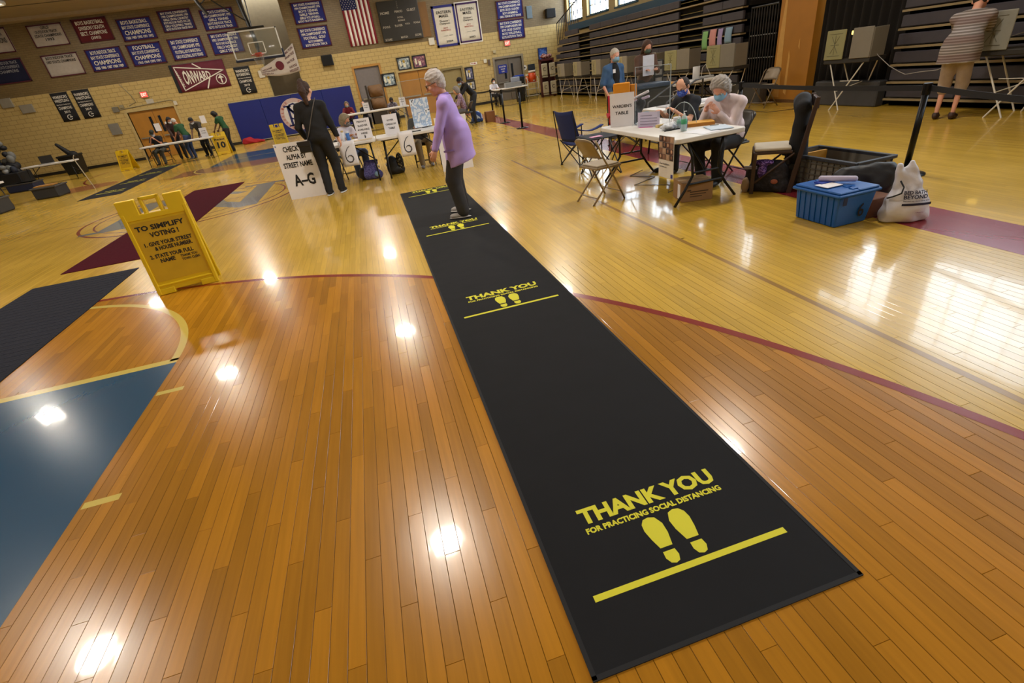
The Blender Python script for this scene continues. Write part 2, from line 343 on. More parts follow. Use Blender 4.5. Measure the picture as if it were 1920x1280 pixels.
# ------------------------------------------------------------------ people
SKIN = {'l': '#d9a284', 'p': '#d49a82', 'm': '#b57a58', 'd': '#6b4a38'}
def nrm(v): v = np.array(v, float); return v / max(np.linalg.norm(v), 1e-9)
def ik(a, b, l1, l2, hint):
    a = np.array(a, float); b = np.array(b, float); d = b - a; L = np.linalg.norm(d); L2 = min(L, (l1 + l2) * .999); d = d / L
    x = (l1 * l1 - l2 * l2 + L2 * L2) / (2 * L2); y = math.sqrt(max(l1 * l1 - x * x, 0)); hn = np.array(hint, float); hn = nrm(hn - d * (hn @ d))
    return a + d * x + hn * y, a + d * L2
def rotm(ax, deg): return np.array(Matrix.Rotation(math.radians(deg), 3, ax))
def person(label, loc, yaw, H=1.7, skin='l', hair='short', hairc='#3a2a20', top='#333333', bot='#222222', shoe='#222222', lean=0, sit=False,
           wl=None, wr=None, al=None, ar=None, kl=None, kr=None, nod=10, turn=0, tilt=0, sleeve='long', legs='long', mask=None, glasses=False, fat=1.0, near=1,
           coat=None, eyes=True, topmat=None, maskmat=None, feet_z=0, group=None, seat=.50, soles=None, apron=None):
    s = H / 1.75; root = thing('person', label, 'person', loc, math.radians(yaw), group, scale=s); hb = .014 / s * near; hh = .0085 * (near if near < 2 else near * .8)
    if sit: pel = np.array([0, 0, seat + .07])
    else: pel = np.array([0, -.05 * math.sin(math.radians(lean)) * 3, .95])
    Rl = rotm('X', -lean)  # lean forward (towards +y)
    up = lambda v: pel + Rl @ (np.array(v, float) - np.array([0, 0, .95]))
    chest, neck, base = up((0, 0, 1.27)), up((0, .0, 1.49)), up((0, 0, 1.10))
    shl, shr = up((-.172 * (fat * .5 + .5), 0, 1.385)), up((.172 * (fat * .5 + .5), 0, 1.385))
    Rh = Rl @ rotm('Z', turn) @ rotm('X', -nod) @ rotm('Y', tilt)
    hc = up((0, .01, 1.49)) + Rh @ np.array([0, .02, .135])
    hl, hr = pel + np.array([-.09, 0, -.03]), pel + np.array([.09, 0, -.03])
    if sit: d_al, d_ar = (-.13, .42, .08), (.13, .42, .08)
    else: d_al, d_ar = (-.10, 0, .08), (.10, 0, .08)
    al = np.array(al or d_al, float); ar = np.array(ar or d_ar, float)
    kneel, al = ik(hl, al, .44, .42, (-.1, 1, .15)); kneer, ar = ik(hr, ar, .44, .42, (.1, 1, .15))
    wl = np.array(wl if wl is not None else up((-.24, .08, .90)), float); wr = np.array(wr if wr is not None else up((.24, .08, .90)), float)
    ell, wl = ik(shl, wl, .29, .25, (-.5, -.7, -.5)); elr, wr = ik(shr, wr, .29, .25, (.5, -.7, -.5))
    e = lambda p, r, R=None, k=.04: ('e', tuple(p), r, R, k)
    c = lambda a, b, ra, rb, k=.03: ('c', tuple(a), tuple(b), ra, rb, k)
    F = fat
    def torso(g): return [e(chest + Rl @ np.array([0, 0, -.02]), (.150 * F + g, .098 * F + g, .19 + g), Rl), e(base, (.135 * F * (1 + (F - 1) * .6) + g, .100 * F * (1 + (F - 1)) + g, .15 + g), Rl),
                          e(pel + np.array([0, -.005, .02]), (.155 * F + g, .108 * F + g, .12 + g), None), c(shl, shr, .052 + g, .052 + g, .05), c(up((0, -.015, 1.455)), shl, .052 + g, .050 + g, .04), c(up((0, -.015, 1.455)), shr, .052 + g, .050 + g, .04), c(up((0, -.01, 1.40)), neck, .06 + g, .046 + g)]
    def arm(sh, el, wr_, g, k=.02): return [c(sh, el, .052 + g, .040 + g, .03), c(el, wr_, .040 + g, .027 + g, .02)]
    def leg(hp, kn, an, g, gk=0): return [c(hp, kn, .083 * (F * .5 + .5) + g, .056 + g + gk, .04), c(kn, an, .054 + g + gk, .036 + g + gk, .02)]
    skinm = M(SKIN[skin], .5, var=.08, scale=14)
    # body: torso, neck, limbs, head and hands in one mesh
    body = torso(-.02) + arm(shl, ell, wl, -.004) + arm(shr, elr, wr, -.004) + leg(hl, kneel, al, -.008) + leg(hr, kneer, ar, -.008) + [c(neck, hc + Rh @ np.array([0, -.02, -.05]), .05, .048)]
    HS = 1.10; T = lambda p: hc + Rh @ (np.array(p, float) * HS)
    big_ = lambda L: [((q[0], q[1], tuple(v * HS for v in q[2])) + tuple(q[3:])) if q[0] == 'e' else ((q[0], q[1], q[2], q[3] * HS, q[4] * HS) + tuple(q[5:])) for q in L]
    head = [('e', tuple(T((0, -.012, .022))), (.074, .094, .090), Rh, .02), ('e', tuple(T((0, .022, -.05))), (.054, .062, .064), Rh, .03), ('c', tuple(T((0, .055, -.085))), tuple(T((0, .058, -.088))), .022, .022, .02),
            ('c', tuple(T((0, .080, .008))), tuple(T((0, .104, -.026))), .010, .014, .012), ('c', tuple(T((-.03, .078, .022))), tuple(T((.03, .078, .022))), .011, .011, .012),
            ('c', tuple(T((-.02, .080, -.056))), tuple(T((.02, .080, -.056))), .009, .009, .008), ('c', tuple(neck), tuple(T((0, -.02, -.06))), .049, .047, .02)]
    for sx in (-1, 1): head.append(('e', tuple(T((sx * .076, -.008, -.008))), (.011, .022, .032), Rh, .006)); head.append(('e', tuple(T((sx * .042, .05, -.03))), (.026, .03, .026), Rh, .02))
    ms = [sculpt(body, hb), sculpt(big_(head), hh, .012)]
    def hand(wp, el, side):
        d = nrm(wp - el); sidev = nrm(np.cross(d, (0, 0, 1)) if abs(d[2]) < .95 else np.array([1., 0, 0])); n = nrm(np.cross(sidev, d)); n = n if n[2] < 0 else -n
        if abs(d[2]) > .7: n = np.array([-side * 1.0, 0, 0]); n = nrm(n - d * (n @ d)); sidev = nrm(np.cross(d, n))
        R = np.stack([sidev, n, d], 1); pr = [('e', tuple(wp + d * .055), (.040, .017, .050), R, .01), ('c', tuple(wp), tuple(wp + d * .03), .026, .026, .015)]
        for q, (o, L) in enumerate(((-.030, .062), (-.010, .074), (.011, .070), (.031, .054))):
            a = wp + d * .088 + sidev * o; b = a + (d * .86 + n * .35) * L * .5; c2 = b + (d * .45 + n * .85) * L * .5
            pr += [('c', tuple(a), tuple(b), .0095, .0085, .004), ('c', tuple(b), tuple(c2), .0085, .007, .004)]
        ts = -1 if sidev @ np.array([side, 0, 0]) > 0 else 1
        if abs(d[2]) > .7: ts = 1 if sidev[1] > 0 else -1
        a = wp + d * .03 + sidev * ts * .032; b = a + (d * .6 + sidev * ts * .6 + n * .3) * .035; c2 = b + (d * .9 + n * .3) * .028
        pr += [('c', tuple(a), tuple(b), .012, .010, .01), ('c', tuple(b), tuple(c2), .010, .008, .004)]
        return sculpt(pr, .0062 if near <= 1.2 else .009, .006)
    ms += [hand(wl, ell, -1), hand(wr, elr, 1)]
    vf('body', *join(ms), skinm, root)
    # top
    tm = topmat or M(top, .85, var=.15, scale=12, bump=.1)
    g = .012; pr = torso(g)
    if coat:   # long flared jacket
        pr += [e(pel + np.array([0, -.02, .02]), (.19 * F, .15 * F, .22), None, .06), c(pel + np.array([-.06, -.02, .1]), pel + np.array([-.07, -.03, -.30]), .13 * F, .165 * F, .05), c(pel + np.array([.06, -.02, .1]), pel + np.array([.07, -.03, -.30]), .13 * F, .165 * F, .05)]
    hemz = pel[2] - (coat or (.06 if not sit else .03))
    if sleeve == 'long': pr += arm(shl, ell, wl - nrm(wl - ell) * .02, g + .004) + arm(shr, elr, wr - nrm(wr - elr) * .02, g + .004)
    else:
        f = .55 if sleeve == 'short' else .97
        pr += [c(shl, shl + (ell - shl) * f, .058 + g, .056 + g), c(shr, shr + (elr - shr) * f, .058 + g, .056 + g)]
    vf('jacket' if coat else 'shirt', *sculpt(pr, hb, .03, cuts=[((0, 0, hemz), (0, -.28 if coat and coat > .2 else 0, -1))] + [(tuple(neck + Rl @ np.array([0, -.0, -.005])), tuple(Rl @ nrm((0, -.28, .96))))], wave=(.004 / 1, 26)), tm, root)
    # trousers
    lg = .030 if coat else .012; L1, R1 = leg(hl, kneel, al, .014, lg), leg(hr, kneer, ar, .014, lg)
    pz = [e(pel + np.array([0, -.008, 0]), (.158 * F, .115 * F, .12), None)]
    if legs == 'short':
        q = lambda hp, kn, an: [c(hp, kn, .095, .085, .03), c(kn, kn + nrm(an - kn) * .08, .080, .078, .02)]
        pz += q(hl, kneel, al) + q(hr, kneer, ar)
    else: pz += L1 + R1
    vf('trousers', *sculpt(pz, hb, .03, cuts=[((0, 0, pel[2] + .07), (0, 0, 1))], wave=(.003, 30)), M(bot, .85, var=.15, scale=14, bump=.1), root)
    # shoes
    for an, kn in ((al, kneel), (ar, kneer)):
        f = .0; x, y = an[0], an[1]; z0 = an[2] - .08; o = 1 if x > 0 else -1
        vf('shoe', *sculpt([('e', (x, y - .01, z0 + .052), (.040, .055, .052), None, .02), ('e', (x + .012 * o, y + .095, z0 + .034), (.044, .095, .036), None, .03), ('c', (x, y, z0 + .07), (x, y, z0 + .09), .042, .040, .02)], .009 * near, .02,
                           cuts=[((0, 0, z0 + .004), (0, 0, -1)), ((0, 0, z0 + .10), (0, 0, 1))]), M(shoe, .6), root)
        if soles: MB().ball((x + .008 * o, y + .05, z0 + .012), (.052, .15, .012), 16, 6).build('sole', M(soles, .7), root, smooth=True)
    # hair
    hm = M(hairc, .75, var=.35, scale=60, bump=.5)
    sk = [('e', tuple(T((0, -.020, .030))), (.084, .096, .095), Rh, .02)]; wave = (.004, 70)
    fc = [(tuple(T((0, .045, .045))), tuple(Rh @ nrm((0, .80, -.60))))]
    if hair == 'bald': sk = [('e', tuple(T((0, -.024, .022))), (.085, .094, .090), Rh, .02)]; fc = [(tuple(T((0, .03, .03))), tuple(Rh @ nrm((0, .95, -.3)))), (tuple(T((0, .035, .085))), tuple(Rh @ nrm((0, .85, .55))))]
    if hair in ('bob', 'curly'):
        for sx in (-1, 1): sk.append(('e', tuple(T((sx * .062, -.02, -.02))), (.034, .066, .085), Rh, .03))
        sk.append(('e', tuple(T((0, -.06, -.02))), (.078, .055, .10), Rh, .03)); sk.append(('e', tuple(T((0, .0, .06))), (.088, .095, .075), Rh, .03))
    if hair == 'curly': wave = (.009, 95)
    if hair == 'fluffy': sk = [('e', tuple(T((0, -.022, .035))), (.094, .108, .105), Rh, .02), ('e', tuple(T((0, -.065, -.01))), (.074, .055, .09), Rh, .03)]; wave = (.006, 80)
    if hair == 'long':
        for sx in (-1, 1): sk += [('c', tuple(T((sx * .07, -.01, .03))), tuple(T((sx * .09, .0, -.20))), .035, .028, .03)]
        sk.append(('c', tuple(T((0, -.06, .02))), tuple(T((0, -.08, -.22))), .07, .06, .04))
    if hair == 'pony':
        sk += [('e', tuple(T((0, -.055, .125))), (.036, .036, .032), Rh, .015), ('c', tuple(T((.0, -.085, .11))), tuple(T((.02, -.135, .0))), .034, .050, .02), ('c', tuple(T((.02, -.135, .0))), tuple(T((.03, -.12, -.17))), .052, .026, .02), ('e', tuple(T((0, -.06, -.02))), (.066, .04, .06), Rh, .02)]
    if hair == 'cap': hm = M(hairc, .8); sk = [('e', tuple(T((0, -.012, .035))), (.086, .104, .092), Rh, .02)]; fc = [(tuple(T((0, 0, .03))), tuple(Rh @ nrm((0, .0, -1))))]; wave = None
    vf('cap' if hair == 'cap' else 'hair', *sculpt(big_(sk), hh, .02, cuts=[] if hair in ('pony',) and 0 else fc if hair not in ('long', 'bob', 'curly') else [(tuple(T((0, .055, .05))), tuple(Rh @ nrm((0, .96, -.28))))], wave=wave), hm, root)
    if hair == 'cap': MB().grid(lambda u, v: T((-.07 + .14 * u, .075 + .085 * v * (1 - (2 * u - 1) ** 2 * .5), .045 - .02 * v)), 6, 3).build('brim', hm, root, solid=.004)
    if mask:
        vf('face_mask', *sculpt(big_([('e', tuple(T((0, .028, -.042))), (.070, .078, .066), Rh, .02), ('e', tuple(T((0, .062, -.038))), (.046, .062, .048), Rh, .03)]), hh, .02,
            cuts=[(tuple(T((0, .08, .002))), tuple(Rh @ nrm((0, -.35, 1)))), (tuple(T((0, .022, 0))), tuple(Rh @ np.array((0, -1., 0)))), (tuple(T((0, 0, -.103))), tuple(Rh @ np.array((0, 0, -1.))))]), maskmat or M(mask, .8), root)
        lp = MB()
        for sx in (-1, 1): lp.tube([T((sx * .060, .035, -.02)), T((sx * .082, -.008, .012)), T((sx * .084, -.02, -.01)), T((sx * .060, .03, -.075))], .0018, 5)
        lp.build('ear_loop', M('#e8e8e8', .7), root)
    if eyes and near <= 1.3:
        for sx in (-1, 1):
            MB().ball(T((sx * .030, .0735, .004)), .0125, 10, 8).build('eye', M('#e8e4dc', .25, var=.02), root, smooth=True)
            MB().ball(T((sx * .030, .0815, .003)), .0062, 8, 6).build('pupil', M('#30241c', .2, var=.02), root, smooth=True)
            MB().tube([T((sx * .016, .088, .022)), T((sx * .032, .088, .028)), T((sx * .048, .078, .022))], .0030, 5).build('eyebrow', hm, root)
    if glasses:
        gm = MB()
        for sx in (-1, 1):
            gm.tube([T((sx * .032 + .022 * math.cos(a), .100 - .008 * abs(math.cos(a)), .002 + .018 * math.sin(a))) for a in np.linspace(0, 2 * PI, 13)[:-1]], .0028, 6, closed=True)
            gm.tube([T((sx * .054, .092, .008)), T((sx * .084, .04, .008)), T((sx * .086, -.02, .0))], .0028, 6)
        gm.tube([T((-.012, .100, .006)), T((.012, .100, .006))], .0025, 6); gm.build('glasses', M('#181818', .3), root)
    root['_j'] = 0; del root['_j']
    return root, dict(pel=pel, neck=neck, chest=chest, hc=hc, wl=wl, wr=wr, Rl=Rl, up=up, T=T, shl=shl, shr=shr)
# ------------------------------------------------------------------ the hall
WY = 25.9
wood = floor_material('wood')
X0, X1, Y0, Y1 = -17.0, 10.3, -6.0, WY
NX0, NX1, NY0, NY1 = round(-3.8 / BW) * BW, round(4.0 / BW) * BW, .2, 3.6
fl = MB(); zt = 0.0; zl = -.012; Y1 = WY + 1.0
for (a, b, c, d, z) in ((X0, X1, Y0, NY0, zt), (X0, X1, NY1, Y1, zt), (X0, NX0, NY0, NY1, zt), (NX1, X1, NY0, NY1, zt), (NX0, NX1, NY0, NY1, zl)):
    fl.add([(a, c, z), (b, c, z), (b, d, z), (a, d, z)], [(0, 1, 2, 3)])
fl.box(X0, X1, Y0, Y1, -.12, -.0121)
floor = struct(fl.build('floor', wood))
planks = []
for i in range(round(NX0 / BW), round(NX1 / BW)):
    off = (i * .618034) % 1.0; j0 = math.floor(NY0 / BL + off)
    for j in range(j0, math.floor(NY1 / BL + off) + 1):
        ya = max(NY0, (j - off) * BL); yb = min(NY1, (j + 1 - off) * BL)
        if yb - ya > .02: planks.append((i * BW, (i + 1) * BW, ya, yb))
def seen(p):
    x, y = (p[0] + p[1]) / 2, (p[2] + p[3]) / 2
    v = Vector((x, y, -1.5)); z = v.dot(Vector(w_))
    if z <= .1: return None
    px = 960 + 904.2 * v.dot(Vector(r_)) / z; py = 640 + 904.2 * v.dot(Vector(d_)) / z
    if not (-80 < px < 2000 and -80 < py < 1380): return None
    if .25 < x < 1.09 and .8 < y < 7.7: return None      # under the runner
    if x < -1.75 and y < 3.45: return None               # under the lane paint
    return v.length
pl = [(seen(p), p) for p in planks]; vis = sorted([q for q in pl if q[0]], key=lambda q: q[0])
def plank_mb(mb, p):
    g = .0004; x0, x1, y0, y1 = p[0] + g, p[1] - g, p[2] + g, p[3] - g; c = .0009
    return mb.add([(x0, y0, zl), (x1, y0, zl), (x1, y1, zl), (x0, y1, zl), (x0, y0, -c), (x1, y0, -c), (x1, y1, -c), (x0, y1, -c), (x0 + c, y0 + c, 0), (x1 - c, y0 + c, 0), (x1 - c, y1 - c, 0), (x0 + c, y1 - c, 0)],
                  [(0, 1, 5, 4), (1, 2, 6, 5), (2, 3, 7, 6), (3, 0, 4, 7), (4, 5, 9, 8), (5, 6, 10, 9), (6, 7, 11, 10), (7, 4, 8, 11), (8, 9, 10, 11)])
for d, p in vis[:300]: plank_mb(MB(), p).build('plank', wood, floor)
near_set = set(q[1] for q in vis[:300]); rest = MB()
for d, p in pl:
    if p not in near_set: plank_mb(rest, p)
ro = rest.build('planks', wood, floor); ro['kind'] = 'stuff'
# painted markings on the varnish
def paint(name, polys, col, z=.0006, label=None):
    mb = MB()
    for q in polys:
        a = sum(q[i][0] * q[(i + 1) % len(q)][1] - q[(i + 1) % len(q)][0] * q[i][1] for i in range(len(q)))
        q = q if a > 0 else q[::-1]
        mb.add([(x, y, z + .00004 * (len(mb.f) if len(polys) < 40 else 0)) for x, y in q], [tuple(range(len(q)))])
    o = mb.build(name, FM[col], floor)
    if label: o['label'] = label
    return o
FM = {k: floor_material(k) for k in ('blue', 'yellow', 'red', 'maroon', 'greyblue', 'orange', 'faded', 'brown')}
def ring(cx, cy, r, w, a0=0, a1=360, n=96, el=1):
    out = []; A = np.radians(np.linspace(a0, a1, n + 1))
    for k in range(n):
        p = lambda a, rr: (cx + rr * math.cos(a), cy + el * rr * math.sin(a))
        out.append([p(A[k], r - w), p(A[k], r), p(A[k + 1], r), p(A[k + 1], r - w)])
    return out
rect = lambda a, b, c, d: [(a, c), (b, c), (b, d), (a, d)]
LX = -1.70; FT = 3.52
paint('lane_paint', [rect(-5.35, LX, -2.2, FT - .03)], 'blue', label='blue painted free throw lane')
paint('free_throw_line', [rect(-5.4, LX + .0, FT - .035, FT + .035)], 'yellow', .0009)
paint('free_throw_circle', ring(-3.53, FT, 1.83, .055, 0, 180, 60), 'yellow', .0009)
for y in (1.15, 2.10, 3.06): paint('lane_mark', [rect(-1.69, -1.53, y - .022, y + .022)], 'yellow')
paint('three_point_line', ring(ARC[0], ARC[1], ARC[2] + .028, .056, -5, 185, 160), 'red', .0008)
paint('three_point_line', ring(ARC[0], 21.8, ARC[2], .06, 175, 365, 120), 'red', .0008)
paint('sideline_band', [rect(3.87, 4.40, -5, 22.5)], 'maroon', label='maroon painted border band')
paint('half_court_line', [rect(-11, 3.87, 10.49, 10.51)], 'red', .0005)
paint('faded_line', [rect(2.33, 2.37, .5, 9)], 'faded', .0005)
paint('centre_circle', ring(-3.45, 10.5, 1.85, .05), 'red', .0008)
paint('centre_circle', ring(-3.45, 10.5, 1.62, .03), 'red', .0008)
paint('centre_circle', ring(-3.45, 10.5, 1.28, .03), 'red', .0008)
paint('key_paint', [rect(-4.9, -1.95, 17.3, 20.8)], 'blue'); paint('key_paint', [rect(-5.6, -1.2, 15.9, 17.3)], 'brown')
paint('far_key_circle', ring(-3.45, 17.2, 1.8, .05), 'yellow', .0009)
paint('floor_patch', [[(-8.5 + .95 * math.cos(a), 17.6 + .8 * math.sin(a)) for a in np.linspace(0, 2 * PI, 25)[:-1]]], 'orange', .0007, label='tan painted paw-shaped patch')
# monogram in the centre circle: interlaced letters, grey blue
def stroke(pts, w):
    out = []
    for a, b in zip(pts[:-1], pts[1:]):
        a, b = Vector(a), Vector(b); n = (b - a).normalized(); n = Vector((-n.y, n.x)) * w / 2; e = (b - a).normalized() * w * .3
        out.append([tuple(a - n - e), tuple(b - n + e), tuple(b + n + e), tuple(a + n - e)])
    return out
mono = []
mono += stroke([(-4.15, 9.55), (-4.15, 11.45), (-2.75, 9.55), (-2.75, 11.45)], .24) + stroke([(-4.4, 9.5), (-3.9, 9.5)], .12) + stroke([(-4.4, 11.5), (-3.9, 11.5)], .12) + stroke([(-3.0, 11.5), (-2.5, 11.5)], .12)
mono += stroke([(-3.0, 10.9), (-3.2, 11.15), (-3.6, 11.1), (-3.7, 10.8), (-3.2, 10.4), (-3.1, 10.05), (-3.5, 9.8), (-3.9, 10.0)], .14)
mono = [[(-3.45 + (x + 3.45) * 1.55, 10.6 + (y - 10.5) * 1.15) for x, y in q] for q in mono]
paint('monogram', mono, 'greyblue', .0010)
# walls
lower = block_material('#bda468', '#b89f63', '#937d4a', .29, .155); upper = block_material('#786540', '#705d39', '#5e4d30', .21, .072)
LEDGE = 2.92
# openings in the back wall: (x0, x1, z0, z1)
OPEN = [(-9.50, -7.68, 0, 1.86), (-3.66, -2.30, 0, CEIL), (.02, 1.12, 0, 2.27), (1.92, 3.75, 0, 1.86), (3.97, 4.86, 0, 1.68), (6.53, 7.88, 0, 1.82)]
def wall_with_holes(mb, xs0, xs1, z0, z1, y0, y1, holes):
    xs = sorted(set([xs0, xs1] + [h[0] for h in holes] + [h[1] for h in holes])); zs = sorted(set([z0, z1] + [min(max(h[k], z0), z1) for h in holes for k in (2, 3)]))
    for a, b in zip(xs[:-1], xs[1:]):
        for c, d in zip(zs[:-1], zs[1:]):
            mx, mz = (a + b) / 2, (c + d) / 2
            if any(h[0] < mx < h[1] and h[2] < mz < h[3] for h in holes): continue
            mb.box(a, b, y0, y1, c, d)
    return mb
mb = wall_with_holes(MB(), X0, X1 + .3, 0, LEDGE, WY, WY + .3, OPEN); wb = struct(mb.build('wall_back', lower))
mb = wall_with_holes(MB(), X0, X1 + .3, LEDGE, CEIL, WY, WY + .3, [(-3.66, -2.30, 0, 9)]); wbu = mb.build('upper_brick', upper, wb); wbu['label'] = 'brown brick upper wall'
B(X0, X1, WY + .9, WY + 1.0, 0, CEIL).build('recess_wall', M('#6b5a3e', .7), wb)
for (a, b, z) in ((-3.66, -2.30, 1.67),): B(a, b, WY + .12, WY + .3, .0, z).build('recess_panel', M('#8e7a50', .7), wb)
struct(B(X0, X1 + 3, Y0 - .3, Y0, 0, CEIL).build('wall_front', lower)); struct(B(X0 - .3, X0, Y0, WY, 0, CEIL).build('wall_left', upper))
mb = MB(); ys = [Y0] + [q for ab in sorted(WIN_Y) for q in ab] + [WY]
mb.box(WX, WX + .3, Y0, WY, 0, WZ0); mb.box(WX, WX + .3, Y0, WY, WZ1, CEIL)
for a, b in zip(ys[0::2], ys[1::2]): mb.box(WX, WX + .3, a, b, WZ0, WZ1)
struct(mb.build('wall_right', M('#b79f6c', .6, scale=3)))
cl = MB().box(X0, X1 + .3, Y0, WY + .3, CEIL, CEIL + .2)
ceil = struct(cl.build('ceiling', M('#9a8c74', .7, scale=2)))
for y in np.arange(-4, WY, 2.1): B(X0, X1, y - .02, y + .02, CEIL - .015, CEIL - .001).build('ceiling_joint', M('#5f5546', .8), ceil)
struct(B(X0, -3.7, WY - .55, WY, CEIL - .10, CEIL - .001).build('trim_1', M('#a3937a', .7)))
bb = MB(); xs = [X0] + [q for o in OPEN if o[2] == 0 for q in o[:2]] + [X1]
for a, b in zip(xs[0::2], xs[1::2]): bb.box(a, b, WY - .02, WY, 0, .11)
struct(bb.build('baseboard_back', M('#1c1712', .5)))
# windows on the bleacher side
frame = M('#3c4d58', .5); pane = glass(.10, '#dff0ff')
for n, (a, b) in enumerate(sorted(WIN_Y, reverse=True)):
    w = thing('window_%d' % (n + 1), None, None, (WX + .15, a, WZ0)); w['kind'] = 'structure'; del_ = w.pop('category', None)
    W_, H_ = b - a, WZ1 - WZ0
    MB().box(-.03, .03, 0, .05, 0, H_).box(-.03, .03, W_ - .05, W_, 0, H_).box(-.03, .03, 0, W_, 0, .05).box(-.03, .03, 0, W_, H_ - .05, H_).build('window_frame', frame, w)
    k = 4 if W_ > 1.2 else 2
    for i in range(1, k): B(-.015, .015, W_ * i / k - .012, W_ * i / k + .012, .05, H_ - .05).build('mullion', frame, w)
    for i in range(1, 6): B(-.015, .015, .05, W_ - .05, H_ * i / 6 - .010, H_ * i / 6 + .010).build('glazing_bar', frame, w)
    B(-.004, .004, .04, W_ - .04, .04, H_ - .04).build('pane', pane, w)
    B(-.20, .10, -.03, W_ + .03, -.04, 0).build('window_sill', M('#2f5668', .5), w)
# ceiling lamps
for n, (x, y) in enumerate(LAMPS):
    seen_ = n == len(LAMPS) - 4
    t = thing('ceiling_lamp', 'round recessed ceiling lamp shining in the far left corner' if seen_ else 'round ceiling lamp, %s row from the back wall, %s column from left' % (['fourth', 'third', 'second', 'first'][n // 4], ['first', 'second', 'third', 'fourth'][n % 4]), 'lamp', (x, y, CEIL - .001), group=None if seen_ else 'ceiling lamps over the court')
    MB().lathe([(.30, 0), (.32, -.04), (.30, -.10), (.27, -.10), (.26, -.03)], n=24).build('housing', M('#d8d4c8', .4), t, smooth=True)
    MB().lathe([(.25, -.035), (.25, -.055), (.2, -.065), (.0, -.07)], n=24).build('diffuser', M('#fff4dc', .4, emit=6, var=0), t, smooth=True)
    area('lamp_light', (x, y, CEIL - .12), (0, 0, 0), .5, .5, LAMP_POWER * (.7 if x < -8 else 1) * (.55 if y < 0 else 1), (1.0, .92, .80), 'DISK')
# ------------------------------------------------------------------ doors and door frames in the back wall
dw = M('#a8742a', .45, var=.2, scale=3); gz = M('#6e665c', .5); dark = M('#141414', .4); steel = M('#b9b6ad', .3, .8)
def door(n, x0, x1, z1, leaf, frame_m, leaves=2, y=WY + .06, open_=False, windows=True):
    t = thing('door_%d' % n, None, None, (x0, y, 0)); t['kind'] = 'structure'; t.pop('category', None); w = x1 - x0
    MB().box(-.09, 0, -.09, .1, 0, z1 + .09).box(w, w + .09, -.09, .1, 0, z1 + .09).box(0, w, -.09, .1, z1, z1 + .09).build('door_frame', frame_m, t)
    for k in range(leaves):
        a, b = w * k / leaves + .008, w * (k + 1) / leaves - .008
        lf = B(a, b, 0, .05, .01, z1 - .01).build('door_leaf', leaf, t, bevel=.004)
        if windows:
            wx = b - .22 if k == 0 else a + .12
            B(wx, wx + .10, -.006, 0, z1 * .52, z1 * .86).build('door_glass', M('#20242a', .15), lf)
        B(a + .08, b - .08, -.07, -.04, z1 * .43, z1 * .46).build('push_bar', steel, lf)
    return t
door(1, OPEN[0][0], OPEN[0][1], 1.86, dw, M('#b5a06c', .5)); door(2, OPEN[2][0], OPEN[2][1], 2.27, M('#77706e', .6), M('#b0803a', .5), 1, windows=False)
door(3, OPEN[3][0], OPEN[3][1], 1.86, dw, M('#b5a06c', .5), windows=False); door(4, OPEN[4][0], OPEN[4][1], 1.68, M('#8f7f52', .5), M('#7e7048', .5), 1, windows=False)
d5 = door(5, OPEN[5][0], OPEN[5][1], 1.82, M('#6d6459', .5), M('#857a64', .5))
# ------------------------------------------------------------------ banners, flag, scoreboard, frames on the back wall
wht = M('#ded8cc', .8, var=.05); blk = M('#101014', .7); navy = M('#1a2270', .8); mar = M('#4c1020', .8)
def cloth_panel(name, label, cat, x0, x1, z0, z1, mat, y=WY - .02, border=None, bw=.035, group=None, wave=.012, sag=0, parent_y=None):
    w, h = x1 - x0, z1 - z0; t = thing(name, label, cat, (x0, y, z0), group=group)
    f = lambda u, v: (u * w, wave * math.sin(u * 9 + v * 2) * (1 - v) - .012, v * h - sag * math.sin(PI * u) * (1 if v > .5 else .5))
    MB().grid(f, 14, 6).build('cloth', mat, t, smooth=True, solid=.004)
    if border:
        mb = MB(); yy = -.03
        mb.box(0, w, yy, yy + .006, 0, bw).box(0, w, yy, yy + .006, h - bw, h).box(0, bw, yy, yy + .006, 0, h).box(w - bw, w, yy, yy + .006, 0, h); mb.build('border', border, t)
    B(-.01, w + .01, -.015, .021, h - .01, h + .01).build('hanging_rod', M('#55504a', .5), t)
    return t, w, h
def rows(w, h, lines, top=.94, bot=.06, pad=.10, gap=.28):
    out = []; n = sum(l[1] for l in lines); z = h * top; u = h * (top - bot) / n
    for (s, k, wd) in lines:
        hh = u * k; m = w * (1 - 2 * pad) * wd; out.append((s, w / 2 - m / 2, w / 2 + m / 2, z - hh * (1 - gap / 2), z - hh * gap / 2)); z -= hh
    return out
BS = 'BAY STATE CONFERENCE'
